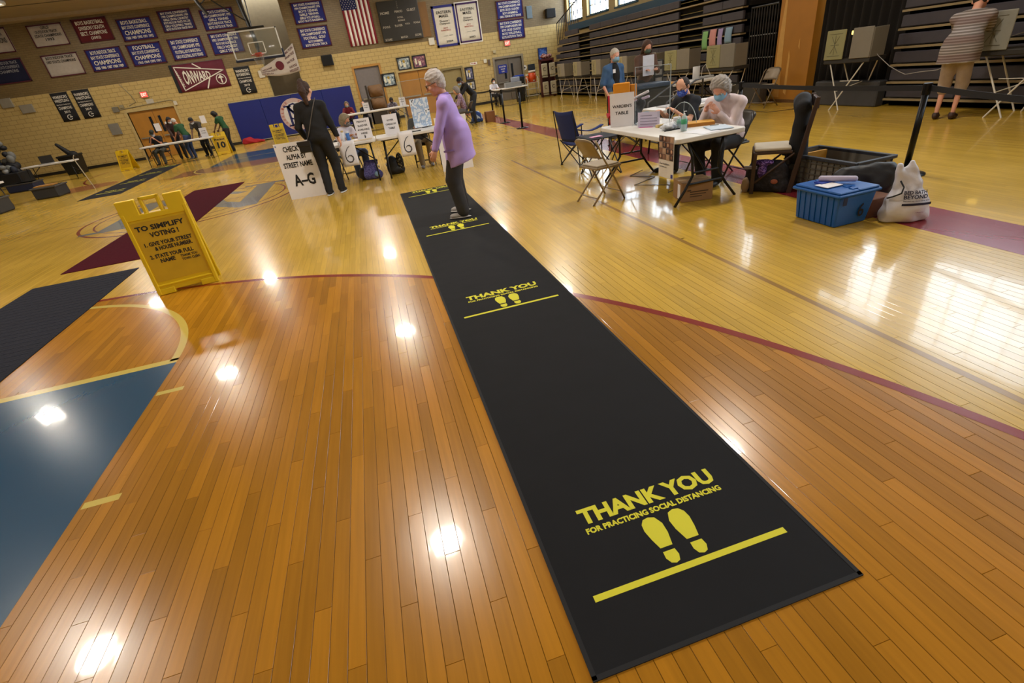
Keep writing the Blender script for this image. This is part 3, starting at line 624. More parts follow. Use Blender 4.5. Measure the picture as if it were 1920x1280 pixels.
BAN = [
 ('white state championship banner cut off at the left edge of the photo', -13.3, -12.13, 4.39, 5.19, 'w', [('OUTDOOR TRACK', 1, .9), ('STATE CHAMPIONS', 1, 1), ('', 1, 1)]),
 ('white banner for girls outdoor track state champions in the top row', -11.44, -10.26, 4.42, 5.14, 'w', [('GIRLS', 1, .3), ('OUTDOOR TRACK', 1, .8), ('STATE CHAMPIONS', 1, .95), ('1993', 1, .3), ('', 1, 1)]),
 ('maroon boys basketball division champions banner in the top row', -9.91, -8.70, 4.40, 5.17, 'm', [('BOYS BASKETBALL', 1, 1), ('DIVISION I SOUTH', 1, .9), ('SECT. CHAMPIONS', 1, .95), ('(2002)', .9, .35)]),
 ('blue boys basketball conference champions banner in the top row', -8.41, -7.18, 4.27, 5.02, 'b', [('BOYS BASKETBALL', 1, .95), (BS, .9, 1), ('CHAMPIONS', 1.2, .95), ('1988 1989 1990 1991 1992', .8, 1)]),
 ('pale crowded conference banner, fifth in the top row', -6.88, -5.66, 4.41, 5.13, 'c', [(BS, 1, 1), ('1989 CHAMPIONSHIPS 1990', 1, 1), ('GIRLS CROSS COUNTRY', 1, .95), ('BOYS INDOOR TRACK SOCCER', 1, 1), ('GIRLS VOLLEYBALL TENNIS', 1, 1), ('BOYS OUTDOOR TRACK GOLF', 1, 1)]),
 ('blue conference banner for girls tennis and track behind the hoop support', -5.37, -4.11, 4.29, 5.01, 'b', [(BS, 1, 1), ('1991 CHAMPIONSHIPS 1992', 1, 1), ('GIRLS TENNIS', 1, .75), ('BOYS INDOOR TRACK', 1, .9), ('BOYS OUTDOOR TRACK', 1, .9)]),
 ('dark navy banner cut off by the left edge, second row', -13.3, -12.14, 3.40, 4.20, 'n', [('GIRLS INDOOR TRACK', 1, .9), (BS, 1, .9), ('CHAMPIONS', 1, .7), ('', 2, 1)]),
 ('white boys indoor track state champions banner in the second row', -11.48, -10.22, 3.41, 4.16, 'w', [('BOYS INDOOR TRACK', 1, .95), ('1987 STATE CHAMPIONS', 1, 1), ('', 3, 1)]),
 ('blue boys indoor track champions banner in the second row', -9.94, -8.68, 3.41, 4.18, 'b', [('BOYS INDOOR TRACK', 1, .9), (BS, .9, 1), ('CHAMPIONS', 1.2, .95), ('1985 1986 1987 1988 1989', .8, 1)]),
 ('blue football conference champions banner in the second row', -8.45, -7.21, 3.42, 4.17, 'b', [('FOOTBALL', 1.1, .8), (BS, .9, 1), ('CHAMPIONS', 1.2, .95), ('1963 1964 1990 1991', .8, .85)]),
 ('blue conference banner for football and boys basketball above the pennant', -6.93, -5.66, 3.43, 4.19, 'b', [(BS, 1, 1), ('1991 CHAMPIONSHIPS 1992', 1, 1), ('FOOTBALL BOYS BASKETBALL', .9, .95), ('GIRLS VOLLEYBALL BOYS TENNIS', .9, 1)]),
 ('blue conference banner with field hockey seen through the backboard', -5.38, -4.15, 3.44, 4.21, 'b', [(BS, 1, 1), ('1993 CHAMPIONSHIPS 1994', 1, 1), ('BOYS INDOOR TRACK', .9, .8), ('FIELD HOCKEY', 1, .8), ('GIRLS TENNIS', 1, .75)]),
 ('blue 1994 conference banner with boys tennis, upper one beside the recess', -1.86, -.57, 4.13, 4.90, 'b', [(BS, 1, 1), ('1994 CHAMPIONSHIPS 1995', 1, 1), ('BOYS TENNIS', 1, .75), ('GIRLS TENNIS', 1, .75), ('GIRLS VOLLEYBALL', 1, .8), ('GOLF BOYS BASEBALL', .9, 1)]),
 ('blue football golf conference banner, lower one beside the recess', -1.88, -.62, 3.25, 4.01, 'b', [(BS, 1, 1), ('1994 CHAMPIONSHIPS 1995', 1, 1), ('FOOTBALL  GOLF', 1, .9), ('BOYS SWIMMING', .9, .6), ('BOYS INDOOR TRACK', .9, .9)]),
 ('purple edged 1998 conference banner, upper one above the exit sign', 6.92, 8.20, 3.36, 4.08, 'b', [(BS, 1, 1), ('1998 CHAMPIONSHIPS 1999', 1, 1), ('BOYS CROSS COUNTRY', 1, .9), ('BOYS SWIMMING', 1, .7), ('GIRLS TENNIS BOYS TENNIS', .9, 1)]),
 ('purple edged 1999 conference banner, lower one above the exit sign', 6.89, 8.18, 2.54, 3.32, 'b', [(BS, 1, 1), ('1999 CHAMPIONSHIPS 2000', 1, 1), ('BOYS CROSS COUNTRY', 1, .9), ('BOYS VOLLEYBALL', 1, .9), ('BOYS OUTDOOR TRACK', 1, .95)]),
]
bc = dict(w=(M('#a89e92', .85), mar, blk), m=(M('#5a1018', .85), mar, wht), b=(navy, mar, wht), c=(M('#26285c', .85), mar, wht), n=(M('#0c1030', .85), mar, M('#8a8a90', .8)))
for (lab, x0, x1, z0, z1, k, lines) in BAN:
    cm, bm_, tm_ = bc[k]; t, w, h = cloth_panel('banner', lab, 'banner', x0, x1, z0, z1, cm, border=bm_)
    ls = [l for l in rows(w, h, lines) if l[0]]
    lettering(t, ls, tm_, -.034, bold=.02)
for n, (x0, x1, yr) in enumerate(((-11.84, -11.23, '2015'), (-11.07, -10.45, '2016'), (-4.87, -4.24, '2018'))):
    z0, z1 = (1.86, 2.90) if n < 2 else (1.90, 2.93)
    t, w, h = cloth_panel('banner', ['narrow black wrestling banner, leftmost of the pair', 'narrow black wrestling banner, right one of the pair', 'narrow black boys basketball banner right of the maroon pennant'][n], 'banner', x0, x1, z0, z1, blk, wave=.004)
    lettering(t, [('WARRIORS', .05, w - .05, h * .80, h * .90), ('BOYS BASKETBALL' if n == 2 else 'WRESTLING', .05, w - .05, h * .67, h * .77), ('Bay State Conference', .06, w - .06, h * .56, h * .61), ('CHAMPIONS', .07, w - .07, h * .42, h * .52), (yr, .2, w - .2, h * .29, h * .37)], wht, -.03)
    cxx, cz = w * .5, h * .14; mb = MB()
    for q in ring(cxx, cz, .095, .022, 40, 320, 20): mb.prism(q, -.034, -.030)
    mb.box(cxx + .0, cxx + .09, -.034, -.030, cz - .01, cz + .02); mb.build('emblem', wht, t)
# maroon pennant banner
t, w, h = cloth_panel('banner', 'maroon pennant banner reading onward with a white arrow in a ring', 'banner', -7.24, -5.17, 2.29, 3.30, M('#5c0f26', .7, var=.35, scale=3), wave=.006)
mb = MB()
for q in stroke([(.16, .93), (1.98, .62), (.26, .06), (.16, .93)], .035) + stroke([(.9, .97), (1.15, .78)], .04) + stroke([(1.35, .38), (1.15, .04)], .045): mb.prism(q[::-1], -.035, -.030)
for q in ring(1.78, .30, .20, .03, 0, 360, 28): mb.prism(q, -.038, -.033)
for q in stroke([(1.78, .17), (1.78, .36)], .05): mb.prism(q[::-1], -.038, -.033)
mb.prism([(1.66, .34), (1.90, .34), (1.78, .46)], -.038, -.033); mb.build('pennant_outline', wht, t)
V6 = [('ONWARD', None)]; mb = MB(); V, Fc, _ = glyphs('ONWARD', .03)
mb.add([(.38 + a * 1.05, -.037, .52 + (b - .52) * (.56 - .30 * a)) for a, b in V], Fc); mb.build('lettering', wht, t)
lettering(t, [('WARRIORS', -.30, .30, -.045, .045)], wht, -.037, M4=Matrix.Translation((.235, 0, .48)) @ Matrix.Rotation(math.radians(80), 4, 'Y'))
B(-.02, .10, -.026, -.012, 0, h).build('dark_edge', blk, t)
# league cloth hanging across the recess
t = thing('banner', 'white league cloth listing town names, hung slanting across the recess', 'banner', (-3.82, WY - .06, 2.48))
g_ = lambda u, v: (u * 1.60, -.03 * math.sin(PI * u) - .01, v * (.24 + .80 * u) + .03 * (1 - u) - .10 * math.sin(PI * u) * (1 - .3 * v))
MB().grid(g_, 16, 6).build('cloth', M('#b7aba0', .85), t, smooth=True, solid=.004)
mb = MB()
for (s, u0, u1, v0, v1) in (('WEYMOUTH', .03, .30, .12, .26), ('NEWTON NORTH', .03, .42, .34, .48), ('DEDHAM', .05, .30, .56, .70), ('WELLESLEY', .72, .98, .06, .16), ('WALPOLE', .74, .95, .22, .32), ('NATICK', .72, .94, .44, .54), ('BRAINTREE', .70, .97, .66, .76), ('MILTON', .74, .97, .84, .94)):
    V, Fc, _ = glyphs(s, .02); mb.add([tuple(Vector(g_(u0 + a * (u1 - u0), v0 + b * (v1 - v0))) + Vector((0, -.008, 0))) for a, b in V], Fc)
mb.build('lettering', M('#4a1a22', .8), t)
c0 = Vector(g_(.52, .55)); MB().lathe([(0, 0), (.17, 0), (.17, .006), (0, .006)], n=24, M4=Matrix.Translation(c0 + Vector((0, -.012, 0))) @ Matrix.Rotation(PI / 2, 4, 'X')).build('round_emblem', M('#5a1220', .8), t)
# two cream championship banners
for n, (x0, x1, z0, z1, yr) in enumerate(((3.94, 4.99, 2.61, 4.19, '2004'), (5.04, 6.06, 2.67, 4.18, '2002'))):
    t, w, h = cloth_panel('banner', ['tall cream championship banner dated 2004 with a wide blue border', 'tall cream championship banner dated 2002 with a white outer edge'][n], 'banner', x0, x1, z0, z1, M('#cfc6b4', .8), border=M('#28286e', .8) if n == 0 else M('#3a1a4c', .8), bw=.09 if n == 0 else .06, wave=.006)
    if n: MB().box(-.05, w + .05, -.006, 0, -.05, 0).box(-.05, w + .05, -.006, 0, h, h + .05).box(-.05, 0, -.006, 0, 0, h).box(w, w + .05, -.006, 0, 0, h).build('outer_edge', wht, t)
    lettering(t, [('EASTERN', .2, w - .2, h * .80, h * .87), ('MASS.', .3, w - .3, h * .71, h * .78), ('Division I', .3, w - .32, h * .60, h * .65), ('Champions', .27, w - .3, h * .53, h * .59), (yr, .45, w - .28, h * .10, h * .15)], blk, -.036)
    lettering(t, [('BOYS', .42, w - .42, h * .44, h * .47), ('BASKETBALL', .3, w - .3, h * .385, h * .42)], M('#9a3020', .8), -.036)
    MB().box(w * .60, w * .76, -.036, -.032, h * .265, h * .275).box(w * .35, w * .55, -.036, -.032, h * .262, h * .266).build('printed_mark', blk, t)
# flag
t = thing('flag', 'american flag hanging with its stars at the upper left of the wall', 'flag', (.14, WY - .03, 3.10)); w, h = 1.20, 2.0
fy = lambda u, v: -.03 - .015 * math.sin(u * 22) * (1 - .5 * v)
for k in range(13):
    u0, u1 = k / 13, (k + 1) / 13
    MB().grid(lambda a, b: ((u0 + (u1 - u0) * a) * w, fy(u0 + (u1 - u0) * a, b), b * h), 2, 6).build('red_stripe' if k % 2 == 0 else 'white_stripe', M('#7c1422', .85) if k % 2 == 0 else wht, t, smooth=True, solid=.003)
MB().grid(lambda a, b: (a * w * 7 / 13, fy(a * 7 / 13, 1) - .012, h * (.66 + .34 * b)), 8, 2).build('star_field', M('#141c4c', .85), t, solid=.003)
mb = MB()
for i in range(11):
    for j in range(9):
        if (i + j) % 2 == 0:
            cx, cz = w * 7 / 13 * (i + .8) / 11.6, h * (.66 + .34 * (j + .8) / 9.6)
            mb.prism([(cx + (.022 if q % 2 == 0 else .009) * math.sin(q * PI / 5), cz + (.022 if q % 2 == 0 else .009) * math.cos(q * PI / 5)) for q in range(10)], -.066, -.062)
mb.build('stars', wht, t)
# scoreboard
t = thing('scoreboard', 'black scoreboard with home and guest columns hanging beside the flag', 'scoreboard', (1.60, WY, 3.07)); w, h = 1.78, 1.50
B(0, w, -.16, 0, 0, h).build('case', M('#26241f', .28), t, bevel=.02)
lettering(t, [('HOME', .10, .48, 1.02, 1.12), ('PERIOD', .72, 1.06, 1.04, 1.12), ('GUEST', 1.26, 1.64, 1.04, 1.14), ('POSS.', .80, 1.05, .83, .89), ('BONUS', .80, 1.10, .72, .78), ('FOULS', .10, .40, .52, .60), ('PLAYER', .62, .95, .53, .61), ('FOUL', 1.08, 1.29, .57, .63), ('FOULS', 1.46, 1.73, .57, .64), ('SCORE', .08, .38, .05, .13), ('MATCH', .78, 1.08, .08, .16), ('SCORE', 1.42, 1.70, .10, .18)], M('#b5ab98', .7), -.163, bold=.01)
mb = MB()
for q in range(4): mb.box(.86, .89, -.166, -.16, 1.20 + q * .07, 1.22 + q * .07)
mb.build('clock_dots', M('#8a8272', .6), t)
tag(B(3.39, 3.76, WY - .03, WY - .001, 3.09, 4.4).build('backing_board', M('#7c5520', .6, var=.2, scale=3)), 'plain brown wooden board mounted behind the scoreboard', 'board')
# framed jerseys
FR = [(1.97, 2.58, 1.94, 2.45, 'black framed collage, left of the pair above the wooden doors'), (2.68, 3.30, 1.93, 2.45, 'black framed purple collage, right of the pair above the wooden doors'), (1.13, 1.75, 1.38, 1.91, 'black framed collage between the grey door and the wooden doors'),
      (5.02, 5.43, 1.13, 1.68, 'framed portrait of a player, upper one beside the olive door'), (4.99, 5.44, .70, 1.10, 'framed player picture, lower one beside the olive door'), (8.75, 9.21, 1.41, 2.02, 'tall blue framed poster beside the bleachers')]
for n, (x0, x1, z0, z1, lab) in enumerate(FR):
    t = thing('picture_frame', lab, 'picture', (x0, WY, z0)); w, h = x1 - x0, z1 - z0; b = .045
    MB().box(0, w, -.05, 0, 0, b).box(0, w, -.05, 0, h - b, h).box(0, b, -.05, 0, b, h - b).box(w - b, w, -.05, 0, b, h - b).build('frame', M('#14161c' if n < 5 else '#16306a', .4), t)
    B(b, w - b, -.03, -.02, b, h - b).build('picture', tiles([['#3f4f58', '#8a969a', '#c7ccc8'], ['#4a2a4c', '#7a4a5c', '#b58a80'], ['#35464f', '#8fa0a8', '#ccd2cf'], ['#2a2a48', '#5a5a78', '#8d8da0'], ['#3a3a44', '#8a8a90', '#c0c0bc'], ['#1c3c8c', '#3f66b0', '#c8c8e0']][n], 9), t)
    if n < 5:
        MB().box(w * .42, w * .60, -.034, -.03, h * .20, h * .52).box(w * .18, w * .30, -.034, -.03, h * .3, h * .75).build('mounted_card', M('#d9d4bc', .6), t)
        if n != 1: MB().ball((w * .5, -.034, h * .66), (.06, .008, .06), 12, 6).build('mounted_disc', M('#a98f3c', .5), t)
# exit signs, loudspeakers, small boxes
for (x0, z0, lab) in ((-8.71, 2.30, 'lit red exit sign above the left double doors'), (7.11, 2.29, 'pinkish exit sign below the purple edged banners')):
    t = thing('exit_sign', lab, 'exit sign', (x0, WY, z0)); B(0, .29, -.07, 0, 0, .24).build('case', M('#8f8672', .5), t, bevel=.01)
    B(.02, .27, -.075, -.07, .02, .22).build('face', M('#d84a3c', .5, emit=.7), t); lettering(t, [('EXIT', .045, .245, .06, .18)], M('#ffd8c8', .5, emit=1.0), -.078)
tag(B(-8.62, -8.34, WY - .01, WY, 2.08, 2.24).build('paper_notice', M('#b7b0a2', .8)), 'white paper notice taped below the lit exit sign', 'notice')
for (x0, z0, w, h, lab) in ((-1.23, 2.51, .47, .41, 'black loudspeaker on the wall near the middle'), (9.26, 3.17, .45, .37, 'black loudspeaker high in the right corner of the back wall')):
    t = thing('loudspeaker', lab, 'speaker', (x0, WY, z0)); B(0, w, -.25, 0, 0, h).build('cabinet', M('#17181a', .6), t, bevel=.02); B(.03, w - .03, -.26, -.25, .03, h - .03).build('grille', M('#0c0c0d', .9, bump=.3, scale=60), t)
for (x0, x1, z0, z1, lab, cc, nm) in ((3.58, 3.84, 2.75, 3.03, 'small white junction box right of the scoreboard', '#cfc9b8', 'junction_box'), (-3.95, -3.72, 2.42, 2.70, 'small white speaker box left of the league cloth', '#c4bfb2', 'speaker_box'), (-10.38, -10.0, 1.12, 1.55, 'grey metal panel on the wall left of the double doors', '#77736a', 'wall_panel'),
                                  (-9.95, -9.72, 1.93, 2.13, 'grey metal box left above the double doors', '#6f6a5c', 'metal_box'), (-9.65, -9.5, 2.05, 2.17, 'small pale switch box above the left end of the double doors', '#8d8468', 'switch_box'), (-7.62, -7.5, 1.88, 2.04, 'small white alarm bell at the right corner of the double doors', '#c9c2b0', 'alarm_bell'),
                                  (-13.6, -13.2, 2.62, 2.95, 'pale floodlight box at the left edge, upper one', '#8d8676', 'floodlight'), (-13.05, -12.6, 2.35, 2.65, 'pale floodlight box at the left edge, lower one', '#8d8676', 'floodlight'), (6.0, 6.14, 1.74, 1.90, 'small white alarm bell left of the grey doors', '#cfc9b8', 'alarm_bell'), (6.2, 6.31, 1.62, 1.86, 'small brown strobe beside the white alarm bell', '#5c4a3a', 'strobe'),
                                  (8.15, 8.51, 1.14, 1.41, 'small dark screen on the wall right of the grey doors', '#22262c', 'wall_screen'), (6.5, 6.65, 2.08, 2.2, 'small cream junction box above the grey doors', '#b0a27c', 'junction_box'), (8.35, 8.62, 3.26, 3.75, 'grey blue padded fixture right of the purple edged banners', '#5c6a72', 'wall_fixture')):
    tag(B(x0, x1, WY - .07, WY, z0, z1).build(nm, M(cc, .5), bevel=.012, seg=2), lab, 'wall box')
t = thing('arrow_sign', 'small white sign with a red arrow above the framed portrait', 'sign', (5.34, WY, 1.74)); B(0, .34, -.01, 0, 0, .10).build('plate', wht, t); MB().prism([(.03, .04), (.2, .04), (.2, .02), (.31, .05), (.2, .08), (.2, .06), (.03, .06)], -.014, -.011).build('arrow', M('#8a2020', .6), t)
t = thing('round_sign', 'round white wall sign with a dark centre beside the grey doors', 'sign', (8.0, WY, 1.30)); MB().lathe([(0, 0), (.11, 0), (.11, .015), (0, .015)], n=20, M4=Matrix.Rotation(PI / 2, 4, 'X')).build('plate', wht, t); MB().lathe([(0, .016), (.04, .016), (.04, .02), (0, .02)], n=12, M4=Matrix.Rotation(PI / 2, 4, 'X')).build('mark', dark, t)
t = thing('door_sign', 'blue sign with white lines taped on the grey door', 'sign', (6.69, WY + .05, 1.20)); B(0, .43, -.012, 0, 0, .36).build('plate', M('#14288a', .6), t)
lettering(t, [('BOOSTER', .05, .38, .25, .31), ('ROOM', .12, .32, .15, .21), ('USE', .15, .29, .05, .11)], wht, -.015)
t = thing('conduit', 'thin grey conduit looping over the left double doors', 'pipe')
MB().tube([(-9.7, WY - .02, 2.0), (-9.45, WY - .02, 2.02), (-7.75, WY - .02, 2.10), (-7.6, WY - .02, 2.05), (-7.56, WY - .02, 1.95)], .014, 6).build('pipe', M('#8d8468', .5), t); MB().tube([(-9.3, WY - .02, 2.9), (-9.05, WY - .02, 2.45), (-9.0, WY - .02, 2.2), (-9.3, WY - .02, 2.1)], .012, 6).build('pipe', M('#8d8468', .5), t)
# blue wall pad with the round club emblem
t = thing('wall_pad', 'long royal blue wall pad with a round white monogram emblem', 'pad', (-5.58, WY, .04)); w, h = 5.25, 1.61
padm = M('#0a1c6e', .45, var=.15, scale=2, bump=.05)
for k in range(4): B(w * k / 4, w * (k + 1) / 4 - .004, -.09, -.01, .02, h).build('pad_section', padm, t, bevel=.02, seg=2)
MB().box(0, w, -.10, -.005, 0, .03).box(0, w, -.10, -.005, h, h + .02).build('edging', M('#a39c88', .5), t)
cx, cz, R0 = 2.62, .80, .66
dsk = lambda r, y0, y1: MB().lathe([(0, y0), (r, y0), (r, y1), (0, y1)], n=48, M4=Matrix.Translation((cx, 0, cz)) @ Matrix.Rotation(PI / 2, 4, 'X'))
dsk(R0, .09, .094).build('emblem_disc', M('#b9a09a', .6), t); dsk(R0 * .76, .095, .098).build('emblem_centre', M('#c9c4c0', .6), t)
mb = MB()
for s_, a0 in (('BROOKLINE', 205), ('WARRIORS', 22)):
    for q, ch in enumerate(s_):
        V, Fc, _ = glyphs(ch, .02); A = math.radians(a0 - q * 15 if a0 < 100 else a0 - 70 + q * 0 - 0 + (q - 4) * -15)
        A = math.radians(180 + 60 - q * 15) if a0 > 100 else math.radians(62 - q * 16)
        rr = R0 * .87; ox, oz = cx + rr * math.cos(A), cz + rr * math.sin(A); tx, tz = math.sin(A), -math.cos(A); nx_, nz_ = math.cos(A), math.sin(A)
        mb.add([(ox + tx * (a - .5) * .08 + nx_ * (b - .5) * .10, -.096, oz + tz * (a - .5) * .08 + nz_ * (b - .5) * .10) for a, b in V], Fc)
mb.build('emblem_text', M('#a05848', .6), t)
mb = MB()
for q in stroke([(cx - .26, cz - .40), (cx - .26, cz + .34), (cx + .20, cz - .36), (cx + .20, cz + .38)], .10) + stroke([(cx - .40, cz - .42), (cx - .12, cz - .42)], .06) + stroke([(cx - .42, cz + .36), (cx - .14, cz + .36)], .06) + stroke([(cx + .06, cz + .40), (cx + .34, cz + .40)], .06) \
    + stroke([(cx + .14, cz + .30), (cx + .0, cz + .44), (cx - .18, cz + .40), (cx - .22, cz + .22), (cx - .02, cz + .08), (cx + .04, cz - .08), (cx - .08, cz - .2), (cx - .24, cz - .12)], .055):
    mb.prism(q[::-1], -.102, -.098)
mb.build('emblem_monogram', M('#101c5a', .6), t)
# ------------------------------------------------------------------ basketball backboard hung from the ceiling
t = thing('basketball_hoop', 'glass basketball backboard with orange rim hung from dark ceiling struts', 'basketball hoop', (-3.20, 22.6, 0)); w, z0, z1 = .85, 2.94, 3.84
wm = M('#cfcfc8', .5); bs = M('#15130f', .5)
MB().box(-w, w, -.02, .02, z0, z0 + .04).box(-w, w, -.02, .02, z1 - .04, z1).box(-w, -w + .04, -.02, .02, z0, z1).box(w - .04, w, -.02, .02, z0, z1).build('board_frame', wm, t)
B(-w + .03, w - .03, -.006, .006, z0 + .03, z1 - .03).build('glass_board', glass(.10, '#a8b0a0'), t)
MB().box(-.28, .28, -.026, -.02, 3.06, 3.09).box(-.28, .28, -.026, -.02, 3.42, 3.45).box(-.28, -.25, -.026, -.02, 3.06, 3.45).box(.25, .28, -.026, -.02, 3.06, 3.45).build('target_square', M('#e6e6de', .5), t)
MB().box(-w - .02, w + .02, -.04, .04, z0 - .07, z0 + .01).box(w - .03, w + .03, -.04, .04, z0 - .07, z0 + .22).build('bottom_padding', M('#141c34', .6), t, bevel=.015)
MB().tube([(.22 * math.cos(a), -.40 + .22 * math.sin(a), 3.02) for a in np.linspace(0, 2 * PI, 25)[:-1]], .011, 8, closed=True).build('rim', M('#8a3a28', .4), t, smooth=True)
B(-.11, .11, -.19, -.02, 2.98, 3.10).build('rim_bracket', M('#a83a20', .5), t, bevel=.01)
mb = MB()
for k in range(12):
    a = 2 * PI * k / 12
    for sg in (-1, 1): mb.tube([(.22 * math.cos(a), -.40 + .22 * math.sin(a), 3.01), (.16 * math.cos(a + sg * .26), -.40 + .16 * math.sin(a + sg * .26), 2.86), (.12 * math.cos(a + sg * .52), -.40 + .12 * math.sin(a + sg * .52), 2.70)], .003, 4)
mb.build('net', M('#8d8578', .9), t)
MB().tube([(0, .12, z0 + .3), (0, .14, 3.6), (-.25, .5, CEIL - .02)], .07, 8).build('main_strut', bs, t); MB().tube([(0, .1, 3.5), (.12, .3, CEIL - .02)], .02, 6).build('brace', bs, t)
MB().tube([(-.06, .2, 4.1), (-.9, .4, 4.75), (-1.5, .4, CEIL - .02)], .025, 6).build('brace', bs, t); MB().tube([(-1.7, .3, CEIL - .02), (-1.45, .3, 4.75), (-1.3, .3, 4.45)], .06, 8).build('side_strut', bs, t)
MB().tube([(-1.45, .3, 4.75), (-.6, .4, CEIL - .05)], .02, 6).build('brace', bs, t); MB().tube([(-.55, .12, z1 + .06), (.45, .12, z1 + .06)], .035, 8).build('hanger_bar', bs, t); MB().tube([(-1.8, .4, CEIL - .12), (1.2, .4, CEIL - .12)], .05, 8).build('ceiling_beam', bs, t)
MB().tube([(0, .12, 3.3), (0, .02, 3.1)], .05, 8).build('back_bracket', bs, t)
# ------------------------------------------------------------------ bleachers
seatm = M('#3d3a42', .6, var=.2, scale=5); tanm = M('#8d7c5a', .45); voidm = M('#0b0a0c', .9)
def bleacher(label, y0, y1, gaps, rows_, seg_, ends=None, xf=8.9):
    t = thing('bleachers', label, 'bleachers', (xf, y0, 0)); L = y1 - y0
    mu = MB()
    for r in range(rows_): mu.box(.12, 1.3, 0, L - (ends[r] if ends else 0), .262 * r - (.262 if r else 0), .13 + .262 * r)
    mu.build('understructure', voidm, t)  # near-black fill; the shadow in the gaps between rows is put into its colour
    for r in range(rows_):
        z = .10 + .262 * r; sh = (ends[r] if ends else 0)
        for k, (a, b) in enumerate(zip([0] + [g[1] - y0 for g in gaps], [g[0] - y0 for g in gaps] + [L])):
            if k == len(gaps): b = b - sh
            nseg = max(1, round((b - a) / seg_))
            for q in range(nseg):
                p = B(-.02, .05, a + (b - a) * q / nseg + .004, a + (b - a) * (q + 1) / nseg - .004, z + .045, z + .215)
                p.build('bleacher_panel', seatm, t, bevel=.012)
        B(-.05, .10, 0, L - sh, z, z + .032).build('seat_nosing', tanm, t)
        for g in gaps:
            B(.05, .09, g[0] - y0, g[1] - y0, z + .12, z + .135).build('aisle_step', M('#6b5c24', .6), t)
    return t
bl = bleacher('long bank of folded dark bleachers below the windows', 11.4, 24.6, [(12.95, 14.05), (20.05, 21.15)], 9, .95, ends=[.2, .3, .3, .5, .5, .8, 1.0, 1.3, 2.0])
br_ = bleacher('folded bank of dark blue bleachers at the right of the photo', -3.0, 7.45, [], 9, 1.2)
B(.2, 1.38, 0, 11.3, 2.40, 2.62).build('upper_walkway', M('#23445a', .6), bl)
for (lab, ys_, z0, z1, zs, xx) in (('black stair railing at the far end of the bleachers', np.linspace(22.2, 24.7, 13), None, None, None, 9.35), ('dark vertical guard railing between bleachers and wooden partition', np.linspace(10.42, 11.25, 11), .0, 1.9, None, 8.99)):
    t = thing('guard_railing', lab, 'railing', (xx, ys_[0], 0)); bar = M('#17161a', .4); L = ys_[-1] - ys_[0]; top = []
    for y in ys_:
        f = (y - ys_[0]) / L; a, b = (2.55 - .55 * f, 3.45 - .6 * f) if z0 is None else (z0, z1)
        MB().tube([(0, y - ys_[0], a), (0, y - ys_[0], b)], .016 if z0 is None else .012, 6).build('baluster', bar, t); top.append((0, y - ys_[0], b))
    MB().tube(top, .022, 8).build('top_rail', bar, t)
    MB().tube([(p[0], p[1], p[2] - (.85 if z0 is None else 1.6)) for p in top], .016, 6).build('bottom_rail', bar, t)
    if z0 is not None:
        for q in (.9, 1.35): MB().tube([(.02, 0, q), (.02, L, q)], .012, 6).build('middle_rail', M('#8b8b86', .5), t)
# wooden partition and black curtain
t = thing('partition', 'worn orange wooden partition standing between the two bleacher banks', 'partition', (8.93, 9.32, 0))
B(0, 1.35, 0, .96, 0, 3.9).build('board', M('#a8701e', .55, var=.25, scale=2), t)
mb = MB()
for q in ([(.72, .1), (.93, .1), (.90, 1.3), (.80, 2.4), (.76, 1.1)], [(.52, .15), (.60, .2), (.58, 1.0), (.54, .9)], [(.30, 1.0), (.34, 1.06), (.32, 1.2)]): mb.prism(q, -.004, .0, 'yz')
mb.build('scraped_patch', M('#c9984c', .6), t); B(-.02, 0, 0, .96, 0, .06).build('bottom_rail', M('#5c3c14', .6), t)
t = thing('curtain', 'black pleated curtain hanging right of the wooden partition', 'curtain', (9.1, 7.5, 0))
MB().grid(lambda u, v: (.05 * math.sin(u * 60), u * 1.78, v * 3.9), 80, 4).build('cloth', M('#16110d', .95), t, smooth=True, solid=.01); MB().tube([(0, 0, 3.9), (0, 1.8, 3.9)], .03).build('curtain_rod', bs, t)
tag(B(8.75, 8.95, 7.5, 8.9, .0, .42).build('stage_unit', M('#3a3a3c', .6), bevel=.02), 'low grey metal housing at the foot of the black curtain', 'housing')
tag(B(8.62, 8.84, 10.3, 11.35, .0, .42).build('stage_unit', M('#4a4846', .6), bevel=.02), 'low grey metal housing left of the wooden partition', 'housing')
# ------------------------------------------------------------------ black floor runner with yellow print
yel = M('#d8d22a', .7, var=.05); rub = M('#131316', .85, var=.25, scale=6, bump=.25, spec=.3)
def footprint(cx, cz, m):   # outline of a shoe sole pointing up, m = mirror
    out = []
    P = [(.000, .100), (.022, .096), (.036, .078), (.040, .050), (.034, .010), (.024, -.030), (-.022, -.030), (-.034, .020), (-.036, .060), (-.022, .092)]
    Hh = [(-.020, -.046), (.024, -.046), (.027, -.070), (.018, -.090), (.002, -.096), (-.014, -.090), (-.022, -.070)]
    rr = lambda L: [(cx + m * a, cz + b) for a, b in L]
    return [rr(P), rr(Hh)]
def mat_print(parent, y, full=True):
    """y = distance of the print's line from the near end; print seen upright from the near end"""
    o = y - .867; zz = .0052
    M4 = Matrix.Translation((0, 0, 0))
    lettering(parent, [('THANK YOU', .395, .955, 1.138 + o, 1.213 + o), ('FOR PRACTICING SOCIAL DISTANCING', .397, .948, 1.096 + o, 1.122 + o)], yel, zz, plane='xy', bold=.045)
    for m, cx in ((1, .628), (-1, .728)):
        for k, q in enumerate(footprint(cx, .985 + o, -m)):
            q = q if sum(q[i][0] * q[(i + 1) % len(q)][1] - q[(i + 1) % len(q)][0] * q[i][1] for i in range(len(q))) > 0 else q[::-1]
            MB().prism(q, .004, zz, 'xy').build('footprint' if k == 0 else 'heel_print', yel, parent)
    B(.318, 1.028, .857 + o, .879 + o, .004, zz).build('distance_line', yel, parent)
